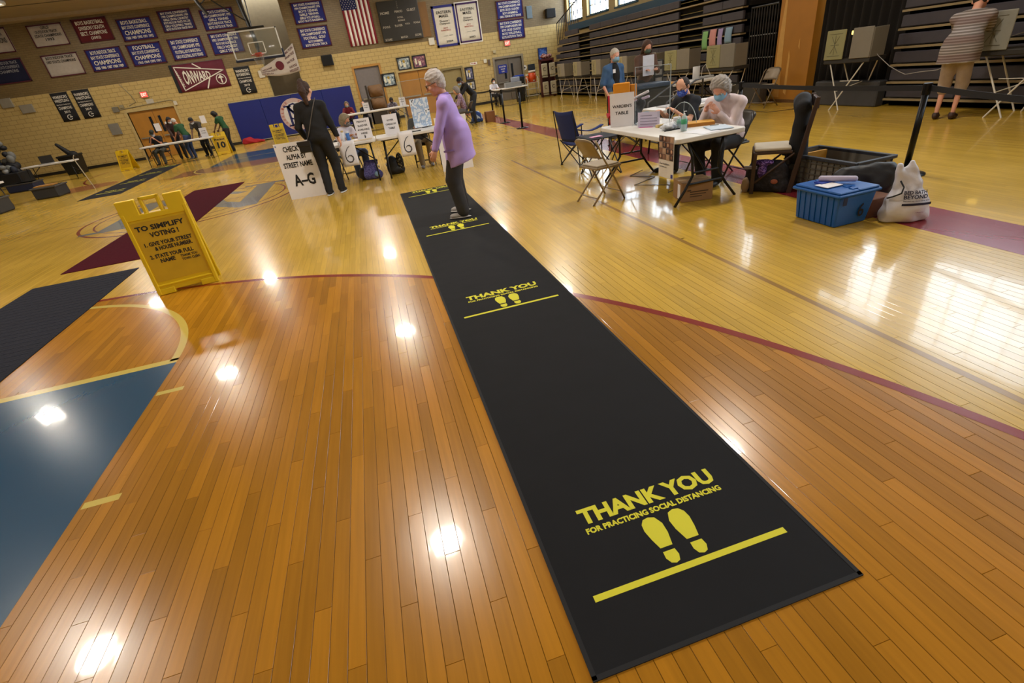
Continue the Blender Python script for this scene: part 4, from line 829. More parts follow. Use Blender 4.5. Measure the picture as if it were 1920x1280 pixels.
t = thing('floor_runner', 'long black rubber runner printed with yellow thank you notices and footprints', 'mat')
MB().grid(lambda u, v: (.222 + u * .896, .657 + v * 7.20, .0045), 6, 48).build('rubber', rub, t)
MB().box(.218, .232, .655, 7.86, 0, .0055).box(1.108, 1.122, .655, 7.86, 0, .0055).box(.218, 1.122, .652, .666, 0, .0055).box(.218, 1.122, 7.85, 7.864, 0, .0055).build('edge_binding', M('#131316', .8), t)
for k in range(4): mat_print(t, .867 + 2.204 * k)
t = thing('floor_runner', 'far black runner with yellow prints lying toward the precinct table', 'mat', (-7.25, 14.5, 0), math.radians(3))
B(0, .95, 0, 6.1, 0, .006).build('rubber', M('#212126', .9, var=.2, scale=4, spec=.15), t)
for k in range(4): B(.15, .8, .7 + 1.7 * k, .74 + 1.7 * k, .006, .0068).build('distance_line', yel, t); lettering(t, [('THANK YOU', .25, .75, .95 + 1.7 * k, 1.08 + 1.7 * k)], yel, .007, plane='xy')
tag(B(-4.05, -2.98, 6.92, 12.6, 0, .007).build('floor_mat', M('#440818', .95, var=.12, scale=30, bump=.3, spec=.1), bevel=.002), 'long maroon carpet mat crossing behind the large yellow sign', 'mat')
t = thing('floor_mat', 'dark navy ribbed mat at the left edge, nearest the free throw circle', 'mat', (-4.12, .6, 0)); B(0, 1.12, 0, 5.87, 0, .007).build('rubber', M('#1d1f2a', .85, var=.3, scale=40, bump=.6, spec=.2), t, bevel=.002)
mb = MB()
for k in range(60): mb.box(.06, 1.06, .08 + k * .096, .095 + k * .096, .007, .0085)
q_ = mb.build('ribs', M('#242632', .85, spec=.2), t); q_['kind'] = 'stuff'
# ------------------------------------------------------------------ yellow folding sign stands
ym = M('#e2bd08', .45, var=.06, bump=.03)
def a_frame(name, label, loc, rz, sc, lines, group=None, spread=.24):
    t = thing(name, label, 'sign', loc, rz, group, scale=sc); H_, W2 = .93, .28
    def panel(sgn, nm):
        lean_ = math.atan2(spread / 2, H_) * sgn; Mt = Matrix.Translation((0, 0 if sgn > 0 else spread, 0)) @ Matrix.Rotation(-lean_, 4, 'X')
        mb = MB()
        def bx(*a): mb.box(*a, M4=Mt)
        th = (-.018, .018)
        bx(-W2, W2, *th, .03, .74); bx(-W2, -W2 + .035, -.03, .03, 0, .80); bx(W2 - .035, W2, -.03, .03, 0, .80)
        bx(-W2, W2, -.028, .028, .08, .10); bx(-W2, W2, -.028, .028, .73, .78); bx(-W2, -W2 + .16, -.028, .028, .0, .06); bx(W2 - .16, W2, -.028, .028, .0, .06)
        bx(-W2, -W2 + .16, -.028, .028, .77, .92); bx(W2 - .16, W2, -.028, .028, .77, .92); bx(-.085, -.055, -.022, .022, .77, .93); bx(.055, .085, -.022, .022, .77, .93); bx(-.085, .085, -.022, .022, .90, .93)
        o = mb.build(nm, ym, t, bevel=.006, seg=2); return o, Mt
    fo, Mt = panel(1, 'front_panel'); panel(-1, 'back_panel')
    for sx in (-1, 1): MB().tube([(sx * (W2 - .14), spread / 2, .90), (sx * (W2 - .02), spread / 2, .90)], .012, 8).build('hinge', M('#b08c08', .4), t)
    B(-W2 + .045, W2 - .045, -.021, -.018, .13, .71, M4=Mt).build('sign_board', M('#cda414', .5, var=.15, scale=6, bump=.05), t)
    lettering(t, lines, M('#15150f', .6), -.0225, bold=.042, M4=Mt); return t
big = [('TO SIMPLIFY', -.215, .205, .625, .675), ('VOTING !', -.12, .13, .555, .605), ('1. GIVE YOUR STREET', -.20, .215, .475, .515), ('& HOUSE NUMBER.', -.13, .20, .425, .465), ('2. STATE YOUR FULL', -.20, .18, .355, .395), ('NAME', -.13, .0, .305, .345), ('THANK YOU', .05, .20, .318, .342), ('TOWN CLERK', .05, .215, .283, .308)]
a_frame('yellow_sign_stand', 'large yellow folding sign about simplifying voting on the near left floor', (-2.09, 5.22, 0), math.radians(10), .97, big)
a_frame('yellow_sign_stand', 'small yellow voting instruction sign near the left wall', (-8.77, 21.6, 0), math.radians(-8), .76, big, spread=.6)
a_frame('yellow_sign_stand', 'yellow folding sign reading precinct ten', (-5.42, 21.6, 0), math.radians(2), .84, [('Precinct', -.21, .21, .60, .68), ('10', -.15, .19, .27, .54)], spread=.5)
a_frame('yellow_sign_stand', 'yellow folding voting sign behind the woman in black', (-3.18, 20.7, 0), math.radians(5), .84, big, spread=.4)
# ------------------------------------------------------------------ tables and chairs
top_w = M('#d9d6d2', .45, var=.04, scale=4); leg_b = M('#1b1c1f', .35, .3); pw = M('#e2dfe2', .8, var=.03)
def folding_table(label, x0, x1, y0, y1, h, rz=0, group=None, along='y', topm=None, style='arch'):
    """legs in pairs at both ends of the long side"""
    t = thing('folding_table', label, 'table', ((x0 + x1) / 2, (y0 + y1) / 2, 0), rz, group); a, b = (x1 - x0) / 2, (y1 - y0) / 2; r = .06
    poly = []
    for (sx, sy, s0) in ((1, 1, 0), (-1, 1, 90), (-1, -1, 180), (1, -1, 270)):
        for q in range(5): an = math.radians(s0 + q * 22.5); poly.append((sx * (a - r) + r * math.cos(an), sy * (b - r) + r * math.sin(an)))
    MB().prism(poly, h - .045, h, 'xy').build('tabletop', topm or top_w, t, bevel=.008, seg=2)
    B(-a + .07, a - .07, -b + .07, b - .07, h - .065, h - .046).build('apron', M('#24262a', .6), t)
    lx, ly = (b, a) if along == 'y' else (a, b)   # lx: half of the long side
    sw = (lambda p: (p[1], p[0], p[2])) if along == 'y' else (lambda p: p)
    for e in (-1, 1):
        for s_ in (-1, 1):
            if style == 'arch': pts = [(e * (lx - .10), s_ * (ly - .20), h - .06), (e * (lx - .08), s_ * (ly - .24), h - .2), (e * (lx - .07), s_ * (ly - .25), h * .42), (e * (lx - .06), s_ * (ly - .16), h * .22), (e * (lx - .05), s_ * (ly - .04), .0)]
            else: pts = [(e * (lx - .12), s_ * (ly - .12), h - .06), (e * (lx - .10), s_ * (ly - .10), h * .3), (e * (lx - .10), s_ * (ly - .06), .0)]
            MB().tube([sw(p) for p in pts], .014, 8).build('leg', leg_b, t, smooth=True)
        MB().tube([sw((e * (lx - .065), -(ly - .20), h * .30)), sw((e * (lx - .065), ly - .20, h * .30))], .012, 6).build('crossbar', leg_b, t)
        MB().tube([sw((e * (lx - .075), 0, h * .46)), sw((e * (lx - .45), 0, h - .06))], .011, 6).build('brace', leg_b, t)
        MB().tube([sw((e * (lx - .07), -(ly - .25), h * .46)), sw((e * (lx - .07), ly - .25, h * .46))], .011, 6).build('crossbar', leg_b, t)
    return t
VT = .70; WT = .67
folding_table('white folding table nearest, holding the wardens sign', 2.80, 3.60, 4.40, 6.15, WT)
folding_table('white folding table at the left of the check-in row', -1.10, .075, 9.38, 10.05, VT, along='x', style='straight')
folding_table('white folding table at the right of the check-in row', .085, 1.30, 9.36, 10.03, VT, along='x', style='straight')
folding_table('white folding table beyond the check-in row, before the blue pad', -.80, 1.70, 20.9, 21.7, .68, along='x', style='straight')
folding_table('white folding table at precinct ten with people around it', -7.85, -5.55, 20.95, 21.65, .68, along='x', style='straight')
folding_table('small pale table by the back wall where a woman sits', 5.45, 6.95, 22.2, 22.9, .68, along='x', style='straight')
folding_table('folding table by the wall left of the black bin', -11.9, -10.3, 21.6, 22.2, .62, along='x', style='straight')
folding_table('folding table cut off by the left edge, stacked with things', -10.9, -9.4, 15.5, 16.2, .62, along='x', style='straight')
folding_table('white folding table behind the seated voters, holding a paper roll', 6.2, 7.75, 10.4, 11.0, .68, along='x', style='straight')
folding_table('white folding table half hidden behind the clear shield', 4.05, 5.3, 6.75, 7.35, .66, along='x', style='straight')
def folding_chair(label, loc, rz, metal, pad, sc=.9, group=None, round_back=True):
    t = thing('folding_chair', label, 'chair', loc, rz, group, scale=sc); w = .21   # faces +y
    for s_ in (-1, 1):
        MB().tube([(s_ * w, .22, 0), (s_ * w, .06, .30), (s_ * w, -.10, .56), (s_ * w, -.17, .72), (s_ * .17, -.19, .78)], .012, 8).build('leg', metal, t, smooth=True)
        MB().tube([(s_ * (w - .03), -.26, 0), (s_ * (w - .03), .15, .43)], .012, 8).build('leg', metal, t, smooth=True)
    MB().tube([(-w, .16, .11), (w, .16, .11)], .008, 6).build('rung', metal, t); MB().tube([(-w + .03, -.19, .08), (w - .03, -.19, .08)], .008, 6).build('rung', metal, t)
    pl_ = [(-.19, -.19), (.19, -.19), (.21, .05), (.20, .19), (-.20, .19), (-.21, .05)]
    MB().prism(pl_, .425, .455, 'xy').build('seat', metal, t, bevel=.012, seg=2); MB().prism([(a * .88, b * .88) for a, b in pl_], .455, .475, 'xy').build('seat_pad', pad, t, bevel=.012, seg=2)
    f = lambda u, v: (-.185 + .37 * u, -.115 - .13 * v - .03 * math.sin(PI * u), .56 + .24 * v * (1 - .16 * (2 * u - 1) ** 4) + .0)
    MB().grid(f, 12, 6).build('backrest', metal, t, smooth=True, solid=.014); return t
tanp = M('#8f7d5e', .4, .3, var=.06); padm_ = M('#a89a84', .6); dkp = M('#2a2622', .4); 
folding_chair('tan metal folding chair with a padded seat before the wardens table', (2.41, 5.30, 0), math.radians(-78), tanp, padm_, .88)
dk0 = folding_chair('dark folding chair under the woman in the white tee', (-.50, 10.45, 0), math.radians(200), dkp, dkp, .88)
for (lab, x, y, r) in (('dark folding chair under the person in the white cup mask', .92, 10.30, 180), ('dark folding chair under the man in the navy shirt', 4.02, 5.95, 90), ('dark folding chair under the woman in the white sweater', 3.98, 5.18, 90), ('dark folding chair at the small table by the back wall', 5.75, 23.55, 180),
                       ('dark folding chair at the precinct table under the seated person', -7.5, 22.1, 180), ('dark folding chair under the grey haired person in plaid', 3.05, 16.5, 60), ('dark folding chair beyond the far check-in table, left', -.60, 22.25, 180), ('dark folding chair beyond the far check-in table, right', 1.15, 22.2, 180)):
    dup(dk0, (x, y, 0), math.radians(r), lab, 'dark folding chairs')
folding_chair('empty tan folding chair in front of the dark railing', (8.3, 9.75, 0), math.radians(100), M('#7c6c56', .45, .2), padm_, .92)
# folding fabric chairs
def camp_chair(label, loc, rz, fab, sc=.9):
    t = thing('camp_chair', label, 'chair', loc, rz, scale=sc); w = .27
    MB().grid(lambda u, v: (-.24 + .48 * u, .22 - .44 * v, .42 - .06 * math.sin(PI * u) * (1 - .3 * v) - .04 * v), 10, 8).build('seat', fab, t, smooth=True, solid=.01)
    MB().grid(lambda u, v: (-.26 + .52 * u, -.20 - .13 * v - .05 * math.sin(PI * u), .40 + .50 * v - .02 * math.sin(PI * u) * v), 10, 8).build('backrest', fab, t, smooth=True, solid=.012)
    for s_ in (-1, 1):
        MB().grid(lambda u, v: (s_ * (.27 + .08 * (u - .5)), -.24 + .50 * v, .60 - .05 * math.sin(PI * v)), 2, 8).build('armrest', fab, t, smooth=True, solid=.015)
        for k, (a, b) in enumerate((((s_ * w, .24, 0), (s_ * w, .24, .58)), ((s_ * w, -.24, 0), (s_ * w, -.34, .90)), ((s_ * w, .24, .02), (s_ * w, -.24, .42)), ((s_ * w, -.24, .02), (s_ * w, .24, .42)))):
            MB().tube([a, b], .010, 6).build('leg' if k < 2 else 'brace', leg_b, t)
    for y in (.24, -.24):
        for s_ in (-1, 1): MB().tube([(-s_ * w, y, .02), (s_ * w, y, .42)], .009, 6).build('brace', leg_b, t)
    for x in (-w, w):
        for y in (-.24, .24): MB().lathe([(.0, 0), (.022, 0), (.018, .03), (0, .03)], (x, y, 0), 8).build('foot', leg_b, t)
    return t
camp_chair('blue fabric camp chair with armrests left of the wardens table', (3.12, 7.55, 0), math.radians(-75), M('#14245c', .85, bump=.2, scale=30))
camp_chair('red fabric camp chair behind the wardens sign', (4.25, 8.3, 0), math.radians(160), M('#a01020', .85, bump=.2, scale=30))
t = thing('camp_table', 'small dark folding camp table between the blue chair and the white table', 'table', (3.02, 6.62, 0)); MB().grid(lambda u, v: (-.25 + .5 * u, -.25 + .5 * v, .50 - .02 * math.sin(PI * u) * math.sin(PI * v)), 6, 6).build('table_cloth', M('#1e222c', .8), t, smooth=True, solid=.012)
for sx in (-1, 1):
    for sy in (-1, 1): MB().tube([(sx * .22, sy * .22, .49), (-sx * .20, sy * .22, 0)], .009, 6).build('leg', leg_b, t); MB().tube([(sx * .22, sy * .22, .49), (sx * .22, -sy * .20, 0)], .009, 6).build('brace', leg_b, t)
tag(MB().box(2.86, 3.02, 6.52, 6.62, .502, .508).build('pink_paper', M('#d9a0c0', .8)), 'small pink paper on the dark camp table', 'paper')
# wooden chair with a jacket over the back, seen from the side
t = thing('wooden_chair', 'dark wooden folding chair with a pale padded seat and a tall back', 'chair', (3.93, 4.40, 0), math.radians(52), scale=.92); wd = M('#3a261c', .5, var=.2)
for s_ in (-1, 1):
    MB().box(s_ * .20 - .018, s_ * .20 + .018, .16, .20, 0, .44).build('leg', wd, t, bevel=.004)
    MB().hexa([(s_ * .20 - .018, -.22, 0), (s_ * .20 + .018, -.22, 0), (s_ * .20 + .018, -.17, 0), (s_ * .20 - .018, -.17, 0)], [(s_ * .20 - .018, -.36, .95), (s_ * .20 + .018, -.36, .95), (s_ * .20 + .018, -.32, .95), (s_ * .20 - .018, -.32, .95)]).build('leg', wd, t, bevel=.004)
    MB().tube([(s_ * .20, .16, .12), (s_ * .20, -.20, .42)], .012, 6).build('brace', wd, t)
B(-.21, .21, -.18, .20, .42, .45).build('seat_frame', wd, t, bevel=.005); B(-.20, .20, -.17, .19, .45, .485).build('seat_pad', M('#b5aa98', .7), t, bevel=.018, seg=3)
B(-.20, .20, -.36, -.33, .84, .94).build('back_slat', wd, t, bevel=.006); B(-.20, .20, -.31, -.28, .62, .68).build('back_slat', wd, t, bevel=.006)
tag(soft('jacket', [('c', (4.04, 4.20, .80), (4.20, 4.42, .82), .050, .050), ('c', (4.06, 4.22, .74), (4.08, 4.24, .36), .065, .085), ('c', (4.17, 4.32, .74), (4.15, 4.28, .30), .065, .070), ('c', (4.10, 4.28, .84), (4.18, 4.36, .84), .055, .055)], .012, M('#0e0f16', .85, bump=.5, scale=14), None, .08, wave=(.005, 24)), 'black jacket draped over the back of the wooden chair', 'jacket')
# ------------------------------------------------------------------ boards and paper signs at the check-in row
for (lab, x, wd_) in (('tall white board listing street names A to G, standing on the floor', -1.55, .60), ('tall white board behind the woman in the lilac jacket', 1.10, .55)):
    t = thing('sign_board', lab, 'sign', (x, 9.14 if wd_ == .60 else 9.10, 0), math.radians(-9 if wd_ == .60 else -5))
    B(0, wd_ + .0, 0, .012, 0, .885).build('board', pw, t)
    MB().tube([(wd_ * .5, .02, .6), (wd_ * .5, .22, 0)], .008, 6).build('prop', leg_b, t)
    if wd_ == .60:
        lettering(t, [('CHECK IN', .13, .47, .745, .83), ('ALPHA BY', .14, .47, .625, .705), ('STREET NAME', .06, .53, .50, .585), ('A–G', .14, .49, .20, .39)], blk, bold=.03)
        MB().prism([(.03 + .012 * math.cos(a), .85 + .012 * math.sin(a)) for a in np.linspace(0, 6.28, 12)[:-1]], -.004, -.001).build('printed_dot', M('#7a88b8', .6), t)
def spiral6(t, cx, cz, s, y=-.004):
    p = [(.16, .50), (.0, .40), (-.15, .18), (-.22, -.08), (-.20, -.30), (-.08, -.44), (.10, -.45), (.22, -.32), (.22, -.16), (.12, -.05), (-.02, -.06), (-.12, -.16)]
    MB().tube([(cx + a * s, y, cz + b * s) for a, b in p], .006, 6, rs=[.004, .005, .006, .007, .008, .009, .009, .009, .008, .007, .006, .004]).build('handwritten_six', M('#1c1c2c', .5), t, smooth=True)
for (lab, x, w) in (('white paper with a handwritten six hanging from the left check-in table', -.57, .27), ('white paper with a handwritten six hanging from the right check-in table', .455, .26)):
    t = thing('paper_sign', lab, 'sign', (x, 9.365 if x < 0 else 9.345, .335)); MB().grid(lambda u, v: (u * w, -.004 * math.sin(u * 5), v * .41), 6, 6).build('paper', pw, t, smooth=True, solid=.002); spiral6(t, w * .5, .19, .27, -.008)
for (lab, x, y, z, w, h, rz, L) in (('white sign about privacy sleeves standing on the left check-in table', -.225, 9.72, VT, .27, .335, -6, [('PRIVACY', .05, .22, .27, .30), ('SLEEVES', .05, .22, .205, .235), ('AVAILABLE', .03, .24, .14, .17), ('HERE', .08, .19, .08, .11)]),
                                 ('white voter check-in sign standing on the right check-in table', .27, 9.72, VT, .26, .33, -4, [('VOTER', .07, .19, .22, .25), ('CHECK-IN', .04, .22, .155, .185), ('TABLE', .075, .19, .09, .12)]),
                                 ('white wardens table sign standing at the far end of the table', 2.88, 5.98, WT, .29, .37, -38, [("WARDEN'S", .03, .26, .21, .245), ('TABLE', .06, .22, .135, .17)]),
                                 ('small white sign on the second table by the person in red', .0, 21.2, .68, .22, .30, 0, [('VOTER', .03, .19, .20, .23), ('TABLE', .03, .19, .13, .16)]),
                                 ('small white sign on the second table at its right end', 1.38, 21.2, .68, .24, .30, 0, [('PRIVACY', .03, .21, .21, .24), ('HERE', .06, .18, .13, .16)]),
                                 ('white sign standing on the precinct table beside the yellow stand', -5.85, 21.3, .68, .24, .32, 0, [('VOTER', .04, .20, .20, .23), ('TABLE', .04, .20, .13, .16)])):
    t = thing('paper_sign', lab, 'sign', (x, y, z), math.radians(rz)); B(0, w, -.002, .002, 0, h).build('paper', pw, t); lettering(t, L, blk, bold=.02); B(w * .3, w * .7, .0, .05, 0, .006).build('stand', M('#c8c8c8', .4), t)
    if 'sleeves' in lab: MB().prism([(.128, .065), (.128, .035), (.118, .035), (.135, .01), (.152, .035), (.142, .035), (.142, .065)], -.005, -.003).build('arrow', blk, t)
for n, (x, z, w, h) in enumerate(((-8.75, 1.02, .22, .3), (-8.3, 1.05, .2, .28), (-6.9, 1.05, .22, .3))):
    tag(B(x, x + w, WY - .012 if n == 2 else WY + .035, WY - .002 if n == 2 else WY + .05, z, z + h).build('paper_notice', pw), ['white paper taped on the left leaf of the double doors', 'white paper taped on the right leaf of the double doors', 'white paper taped on the wall right of the double doors'][n], 'notice')
# clear shields
acr = glass(.07, '#707a7c'); acr_f = M('#b8c4c8', .15, var=.02, alpha=.55)
def shield(label, loc, rz, w, h, slot=True):
    t = thing('clear_shield', label, 'shield', loc, math.radians(rz)); MB().box(-w / 2, w / 2, -.003, .003, .10 if slot else 0, h).box(-w / 2, -w / 2 + .12, -.003, .003, 0, .10).box(w / 2 - .12, w / 2, -.003, .003, 0, .10).build('clear_sheet', acr, t)
    MB().box(-w / 2 - .002, -w / 2 + .004, -.004, .004, 0, h).box(w / 2 - .004, w / 2 + .002, -.004, .004, 0, h).box(-w / 2, w / 2, -.004, .004, h - .004, h + .002).build('bright_edge', acr_f, t)
    for s_ in (-1, 1): MB().prism([(-.10, 0), (.10, 0), (.0, .22)], s_ * (w / 2 - .06) - .003, s_ * (w / 2 - .06) + .003, 'yz').build('foot', acr, t)
    return t
shield('tall clear acrylic shield on the right check-in table', (1.08, 9.75, VT), 0, .80, .80); shield('clear acrylic shield standing on the wardens table', (3.17, 5.50, WT), -82, .62, .62)
t = thing('clear_arch', 'low arched clear plastic rack on the wardens table', 'rack', (3.34, 5.12, WT), math.radians(-70)); MB().tube([(.17 * math.cos(a), 0, .24 * math.sin(a)) for a in np.linspace(0, PI, 15)], .004, 6).build('arch', acr_f, t); MB().prism([(.17 * math.cos(a), .24 * math.sin(a)) for a in np.linspace(0, PI, 15)], -.001, .001).build('clear_panel', acr, t); MB().tube([(0, 0, 0), (0, 0, .24)], .003, 6).build('rod', acr_f, t)
# things on the wardens table
def bottle(label, loc, r, h, body, cap, band=None, sc=1):
    t = thing('pump_bottle', label, 'bottle', loc, scale=sc)
    MB().lathe([(0, 0), (r, 0), (r, h * .68), (r * .75, h * .76), (r * .3, h * .80), (0, h * .80)], n=16).build('bottle_body', body, t, smooth=True); MB().lathe([(0, h * .80), (r * .35, h * .80), (r * .35, h * .88), (0, h * .88)], n=12).build('cap', cap, t, smooth=True)
    MB().tube([(0, 0, h * .86), (0, 0, h), (r * .9, 0, h * .98)], r * .13, 6).build('pump', cap, t)
    if band: MB().lathe([(r * 1.02, h * .36), (r * 1.03, h * .36), (r * 1.03, h * .62), (r * 1.02, h * .62)], n=16).build('label_band', band, t, smooth=True)
    return t
clr = M('#b9cfd0', .15, var=.03, alpha=.7); bottle('larger clear sanitizer bottle with green label on the wardens table', (3.14, 4.80, WT), .030, .19, clr, M('#e6e6e6', .4), M('#3f9a6c', .5)); bottle('smaller clear pump bottle behind the larger sanitizer', (3.22, 5.02, WT), .022, .14, clr, M('#e6e6e6', .4), M('#7fb0a0', .5))
tag(MB().hexa([(3.18, 4.88, WT), (3.25, 4.90, WT), (3.24, 4.93, WT), (3.17, 4.91, WT)], [(3.18, 4.88, WT + .10), (3.25, 4.90, WT + .10), (3.24, 4.93, WT + .10), (3.17, 4.91, WT + .10)]).build('blue_packet', M('#1a2a90', .5), bevel=.004), 'small dark blue packet between the pump bottles', 'packet')
t = thing('envelope_stack', 'stack of manila envelopes before the woman in white', 'envelopes', (3.45, 4.98, WT), math.radians(-25))
for k in range(5): B(-.14, .14, -.10 + .004 * k, .10 + .004 * k, .007 * k + .001, .007 * k + .007).build('envelope', M('#d09a3c' if k == 4 else '#b57a2c', .7), t)
for (lab, x, y, rz, c) in (('pale blue clipboard at the right end of the wardens table', 3.42, 4.62, -20, '#aab9c8'), ('white sheet under the pale blue clipboard', 3.20, 4.58, 8, '#dcdce2')):
    t = thing('clipboard' if 'pale blue clipboard at' in lab else 'paper_sheet', lab, 'clipboard' if 'clipboard at' in lab else 'paper', (x, y, WT + (.004 if c == '#aab9c8' else .001)), math.radians(rz)); B(-.11, .11, -.15, .15, .0, .004 if c == '#aab9c8' else .002).build('sheet', M(c, .6), t)
    if c == '#aab9c8': B(-.04, .04, .12, .15, .004, .012).build('clip', steel, t); B(-.10, .10, -.14, .11, .004, .006).build('paper', M('#bccad8', .7), t)
t = thing('plastic_bag', 'crumpled clear plastic bag lying on the wardens table', 'bag', (3.12, 5.06, WT)); soft('plastic', [('e', (0, 0, .03), (.10, .07, .035)), ('e', (.06, .03, .03), (.06, .05, .03))], .009, M('#c4c8cf', .3, bump=.6, scale=40), t, wave=(.010, 70)); B(-.10, .08, -.10, -.08, 0, .012).build('dark_strip', blk, t)
t = thing('form_holder', 'upright white printed form in a holder on the wardens table', 'paper', (3.12, 5.48, WT), math.radians(-50)); B(-.13, .13, -.002, .002, .0, .16).build('form', M('#c9c3dc', .7), t); B(-.10, .06, -.05, -.02, 0, .006).build('pink_slip', M('#d070a8', .6), t); MB().box(-.10, .10, -.006, -.004, .03, .036).box(-.10, .10, -.006, -.004, .06, .066).box(-.10, .10, -.006, -.004, .09, .096).box(-.10, .04, -.006, -.004, .12, .126).build('printed_lines', M('#8f8aa0', .7), t)
t = thing('folder_box', 'yellow file folder standing behind the wardens sign', 'folder', (3.08, 6.02, WT), math.radians(-30)); B(-.12, .08, -.02, .02, 0, .47).build('folder', M('#d98c0c', .6), t, bevel=.01); B(.08, .16, .0, .05, .10, .44).build('folder_tab', M('#c27c0a', .6), t, bevel=.008)
tag(soft('dark_bag', [('e', (3.16, 5.92, .80), (.10, .12, .13)), ('e', (3.22, 5.84, .90), (.05, .06, .07))], .014, M('#1a1d28', .6, bump=.4, scale=30), wave=(.008, 50)), 'dark bag with rolled papers behind the wardens sign', 'bag')
for k, (a, b) in enumerate((((3.10, 5.95, .93), (3.30, 5.80, 1.02)), ((3.12, 5.98, .90), (3.26, 5.72, .97)))): tag(MB().tube([a, b], .014, 8).build('paper_roll', M(['#d8d4dc', '#b8a8c0'][k], .6)), ['white rolled paper sticking out of the dark bag', 'lilac rolled paper sticking out of the dark bag'][k], 'paper')
tag(MB().lathe([(0, 0), (.035, 0), (.042, .08), (.038, .08), (0, .07)], (3.36, 5.28, WT), 14).build('paper_cup', M('#dcdce0', .5), smooth=True), 'white cup behind the clear arched rack', 'cup')
tag(B(3.12, 3.5, 5.28, 5.33, WT + .001, WT + .03).build('ruler_box', M('#c8b070', .6)), 'long flat cream box on the middle of the wardens table', 'box')
tag(MB().hexa([(3.1, 5.58, WT), (3.2, 5.6, WT), (3.2, 5.66, WT), (3.1, 5.64, WT)], [(3.1, 5.58, WT + .15), (3.2, 5.6, WT + .15), (3.2, 5.66, WT + .15), (3.1, 5.64, WT + .15)]).build('tissue_box', M('#5a7c94', .6), bevel=.006), 'grey blue box behind the upright form', 'box')
t = thing('photo_flyer', 'long flyer with rows of small portraits hanging off the wardens table', 'flyer', (2.782, 4.67, .30), math.radians(-90)); B(0, .27, -.003, .001, 0, .40).build('sheet', M('#d4cfc8', .6), t)
for r in range(4):
    for k in range(4): B(.005 + .066 * k, .067 + .066 * k, -.006, -.003, .175 + .056 * r, .228 + .056 * r).build('portrait', [M('#5c3c34', .6), M('#7a5a4c', .6), M('#a88a74', .6), M('#3c2c2c', .6)][(k + r) % 4], t); 
for r in range(4):
    for k in range(4): MB().ball((.036 + .066 * k, -.006, .205 + .056 * r), (.014, .002, .018), 8, 6).build('face', M(['#c09a80', '#8a6450'][(k * 3 + r) % 2], .6), t)
lettering(t, [('Our frontliners', .02, .20, .125, .145), ('we thank you', .02, .15, .095, .113)], M('#3a3a44', .7), -.005); B(.23, .262, -.006, -.003, .01, .045).build('badge', M('#2a2a7c', .5), t)
def carton(label, x0, x1, y0, y1, h, rz=0, col='#94714a', z=0, mark=True, group=None):
    t = thing('cardboard_box', label, 'box', ((x0 + x1) / 2, (y0 + y1) / 2, z), math.radians(rz), group); a, b = (x1 - x0) / 2, (y1 - y0) / 2; m = M(col, .8, var=.1)
    B(-a, a, -b, b, 0, h).build('carton', m, t, bevel=.004); B(-a, a, -.02, .02, h, h + .001).build('packing_tape', M('#a88c5c', .4), t)
    if mark: MB().box(-a * .5, a * .7, -b - .001, -b + .001, h * .48, h * .53).box(-a * .5, a * .55, -b - .001, -b + .001, h * .36, h * .40).box(-a * .5, a * .3, -b - .001, -b + .001, h * .24, h * .28).build('printed_lines', M('#3c2a1c', .7), t)
    return t
c_ = carton('brown cardboard box with a white label under the wardens table', 3.02, 3.34, 4.50, 4.80, .20, -14); B(-.161, -.158, -.08, .0, .02, .17).build('white_label', pw, c_); MB().lathe([(0, -.002), (.02, -.002), (.02, .002), (0, .002)], (-.09, -.151, .12), 12, Matrix.Identity(4)).build('round_mark', M('#2c1c14', .7), c_)
carton('small cardboard box on the floor beside the blue bag', 3.70, 3.98, 16.6, 16.9, .31, 0, '#7a4e28', mark=False)
# bags, crates and tote at the right
t = thing('backpack', 'dark patterned tote bag with purple trim under the wooden chair', 'bag', (3.86, 4.36, 0), math.radians(-55)); soft('bag_body', [('e', (-.06, 0, .16), (.15, .09, .17)), ('e', (.08, 0, .16), (.13, .09, .16)), ('c', (-.15, 0, .06), (.16, 0, .06), .085, .085)], .012, speckle('#17141a', '#231f26', 60), t, .05, cuts=[((0, 0, .004), (0, 0, -1)), ((0, 0, .31), (0, 0, 1))], wave=(.006, 40))
soft('purple_cloth', [('e', (-.03, -.09, .22), (.045, .03, .07)), ('e', (-.02, -.06, .30), (.09, .05, .03))], .010, speckle('#3a1c66', '#8a6ac0', 90), t, wave=(.006, 60)); B(-.20, -.08, -.105, -.085, .24, .27).build('pale_strap', M('#8f8a98', .7), t); MB().ball((.10, -.100, .12), (.035, .006, .025), 12, 6).build('orange_patch', M('#8a4a34', .7), t)
tag(soft('cloth_bag', [('e', (3.70, 4.47, .07), (.04, .05, .08))], .012, M('#9c8468', .8), wave=(.006, 50)), 'small beige bag on the floor left of the dark tote bag', 'bag')
t = thing('storage_crate', 'open grey plastic crate holding a manila folder', 'crate', (4.30, 3.98, 0)); cg = M('#6a655c', .6, var=.1); a, b, h = .21, .42, .335
for nm, q in (('crate_wall', (-a, -a + .012, -b, b, 0, h)), ('crate_wall', (a - .012, a, -b, b, 0, h)), ('crate_wall', (-a, a, -b, -b + .012, 0, h)), ('crate_wall', (-a, a, b - .012, b, 0, h)), ('crate_floor', (-a, a, -b, b, 0, .012))): B(*q).build(nm, cg, t)
mb = MB()
for k in range(13): y = -b + .02 + k * (2 * b - .04) / 12; mb.box(-a - .012, -a, y - .004, y + .004, .02, h - .03)
for k in range(6): mb.box(-a - .012, -a, -b, b, .02 + k * .052, .028 + k * .052)
for k in range(7): x = -a + .02 + k * (2 * a - .04) / 6; mb.box(x - .004, x + .004, -b - .012, -b, .02, h - .03)
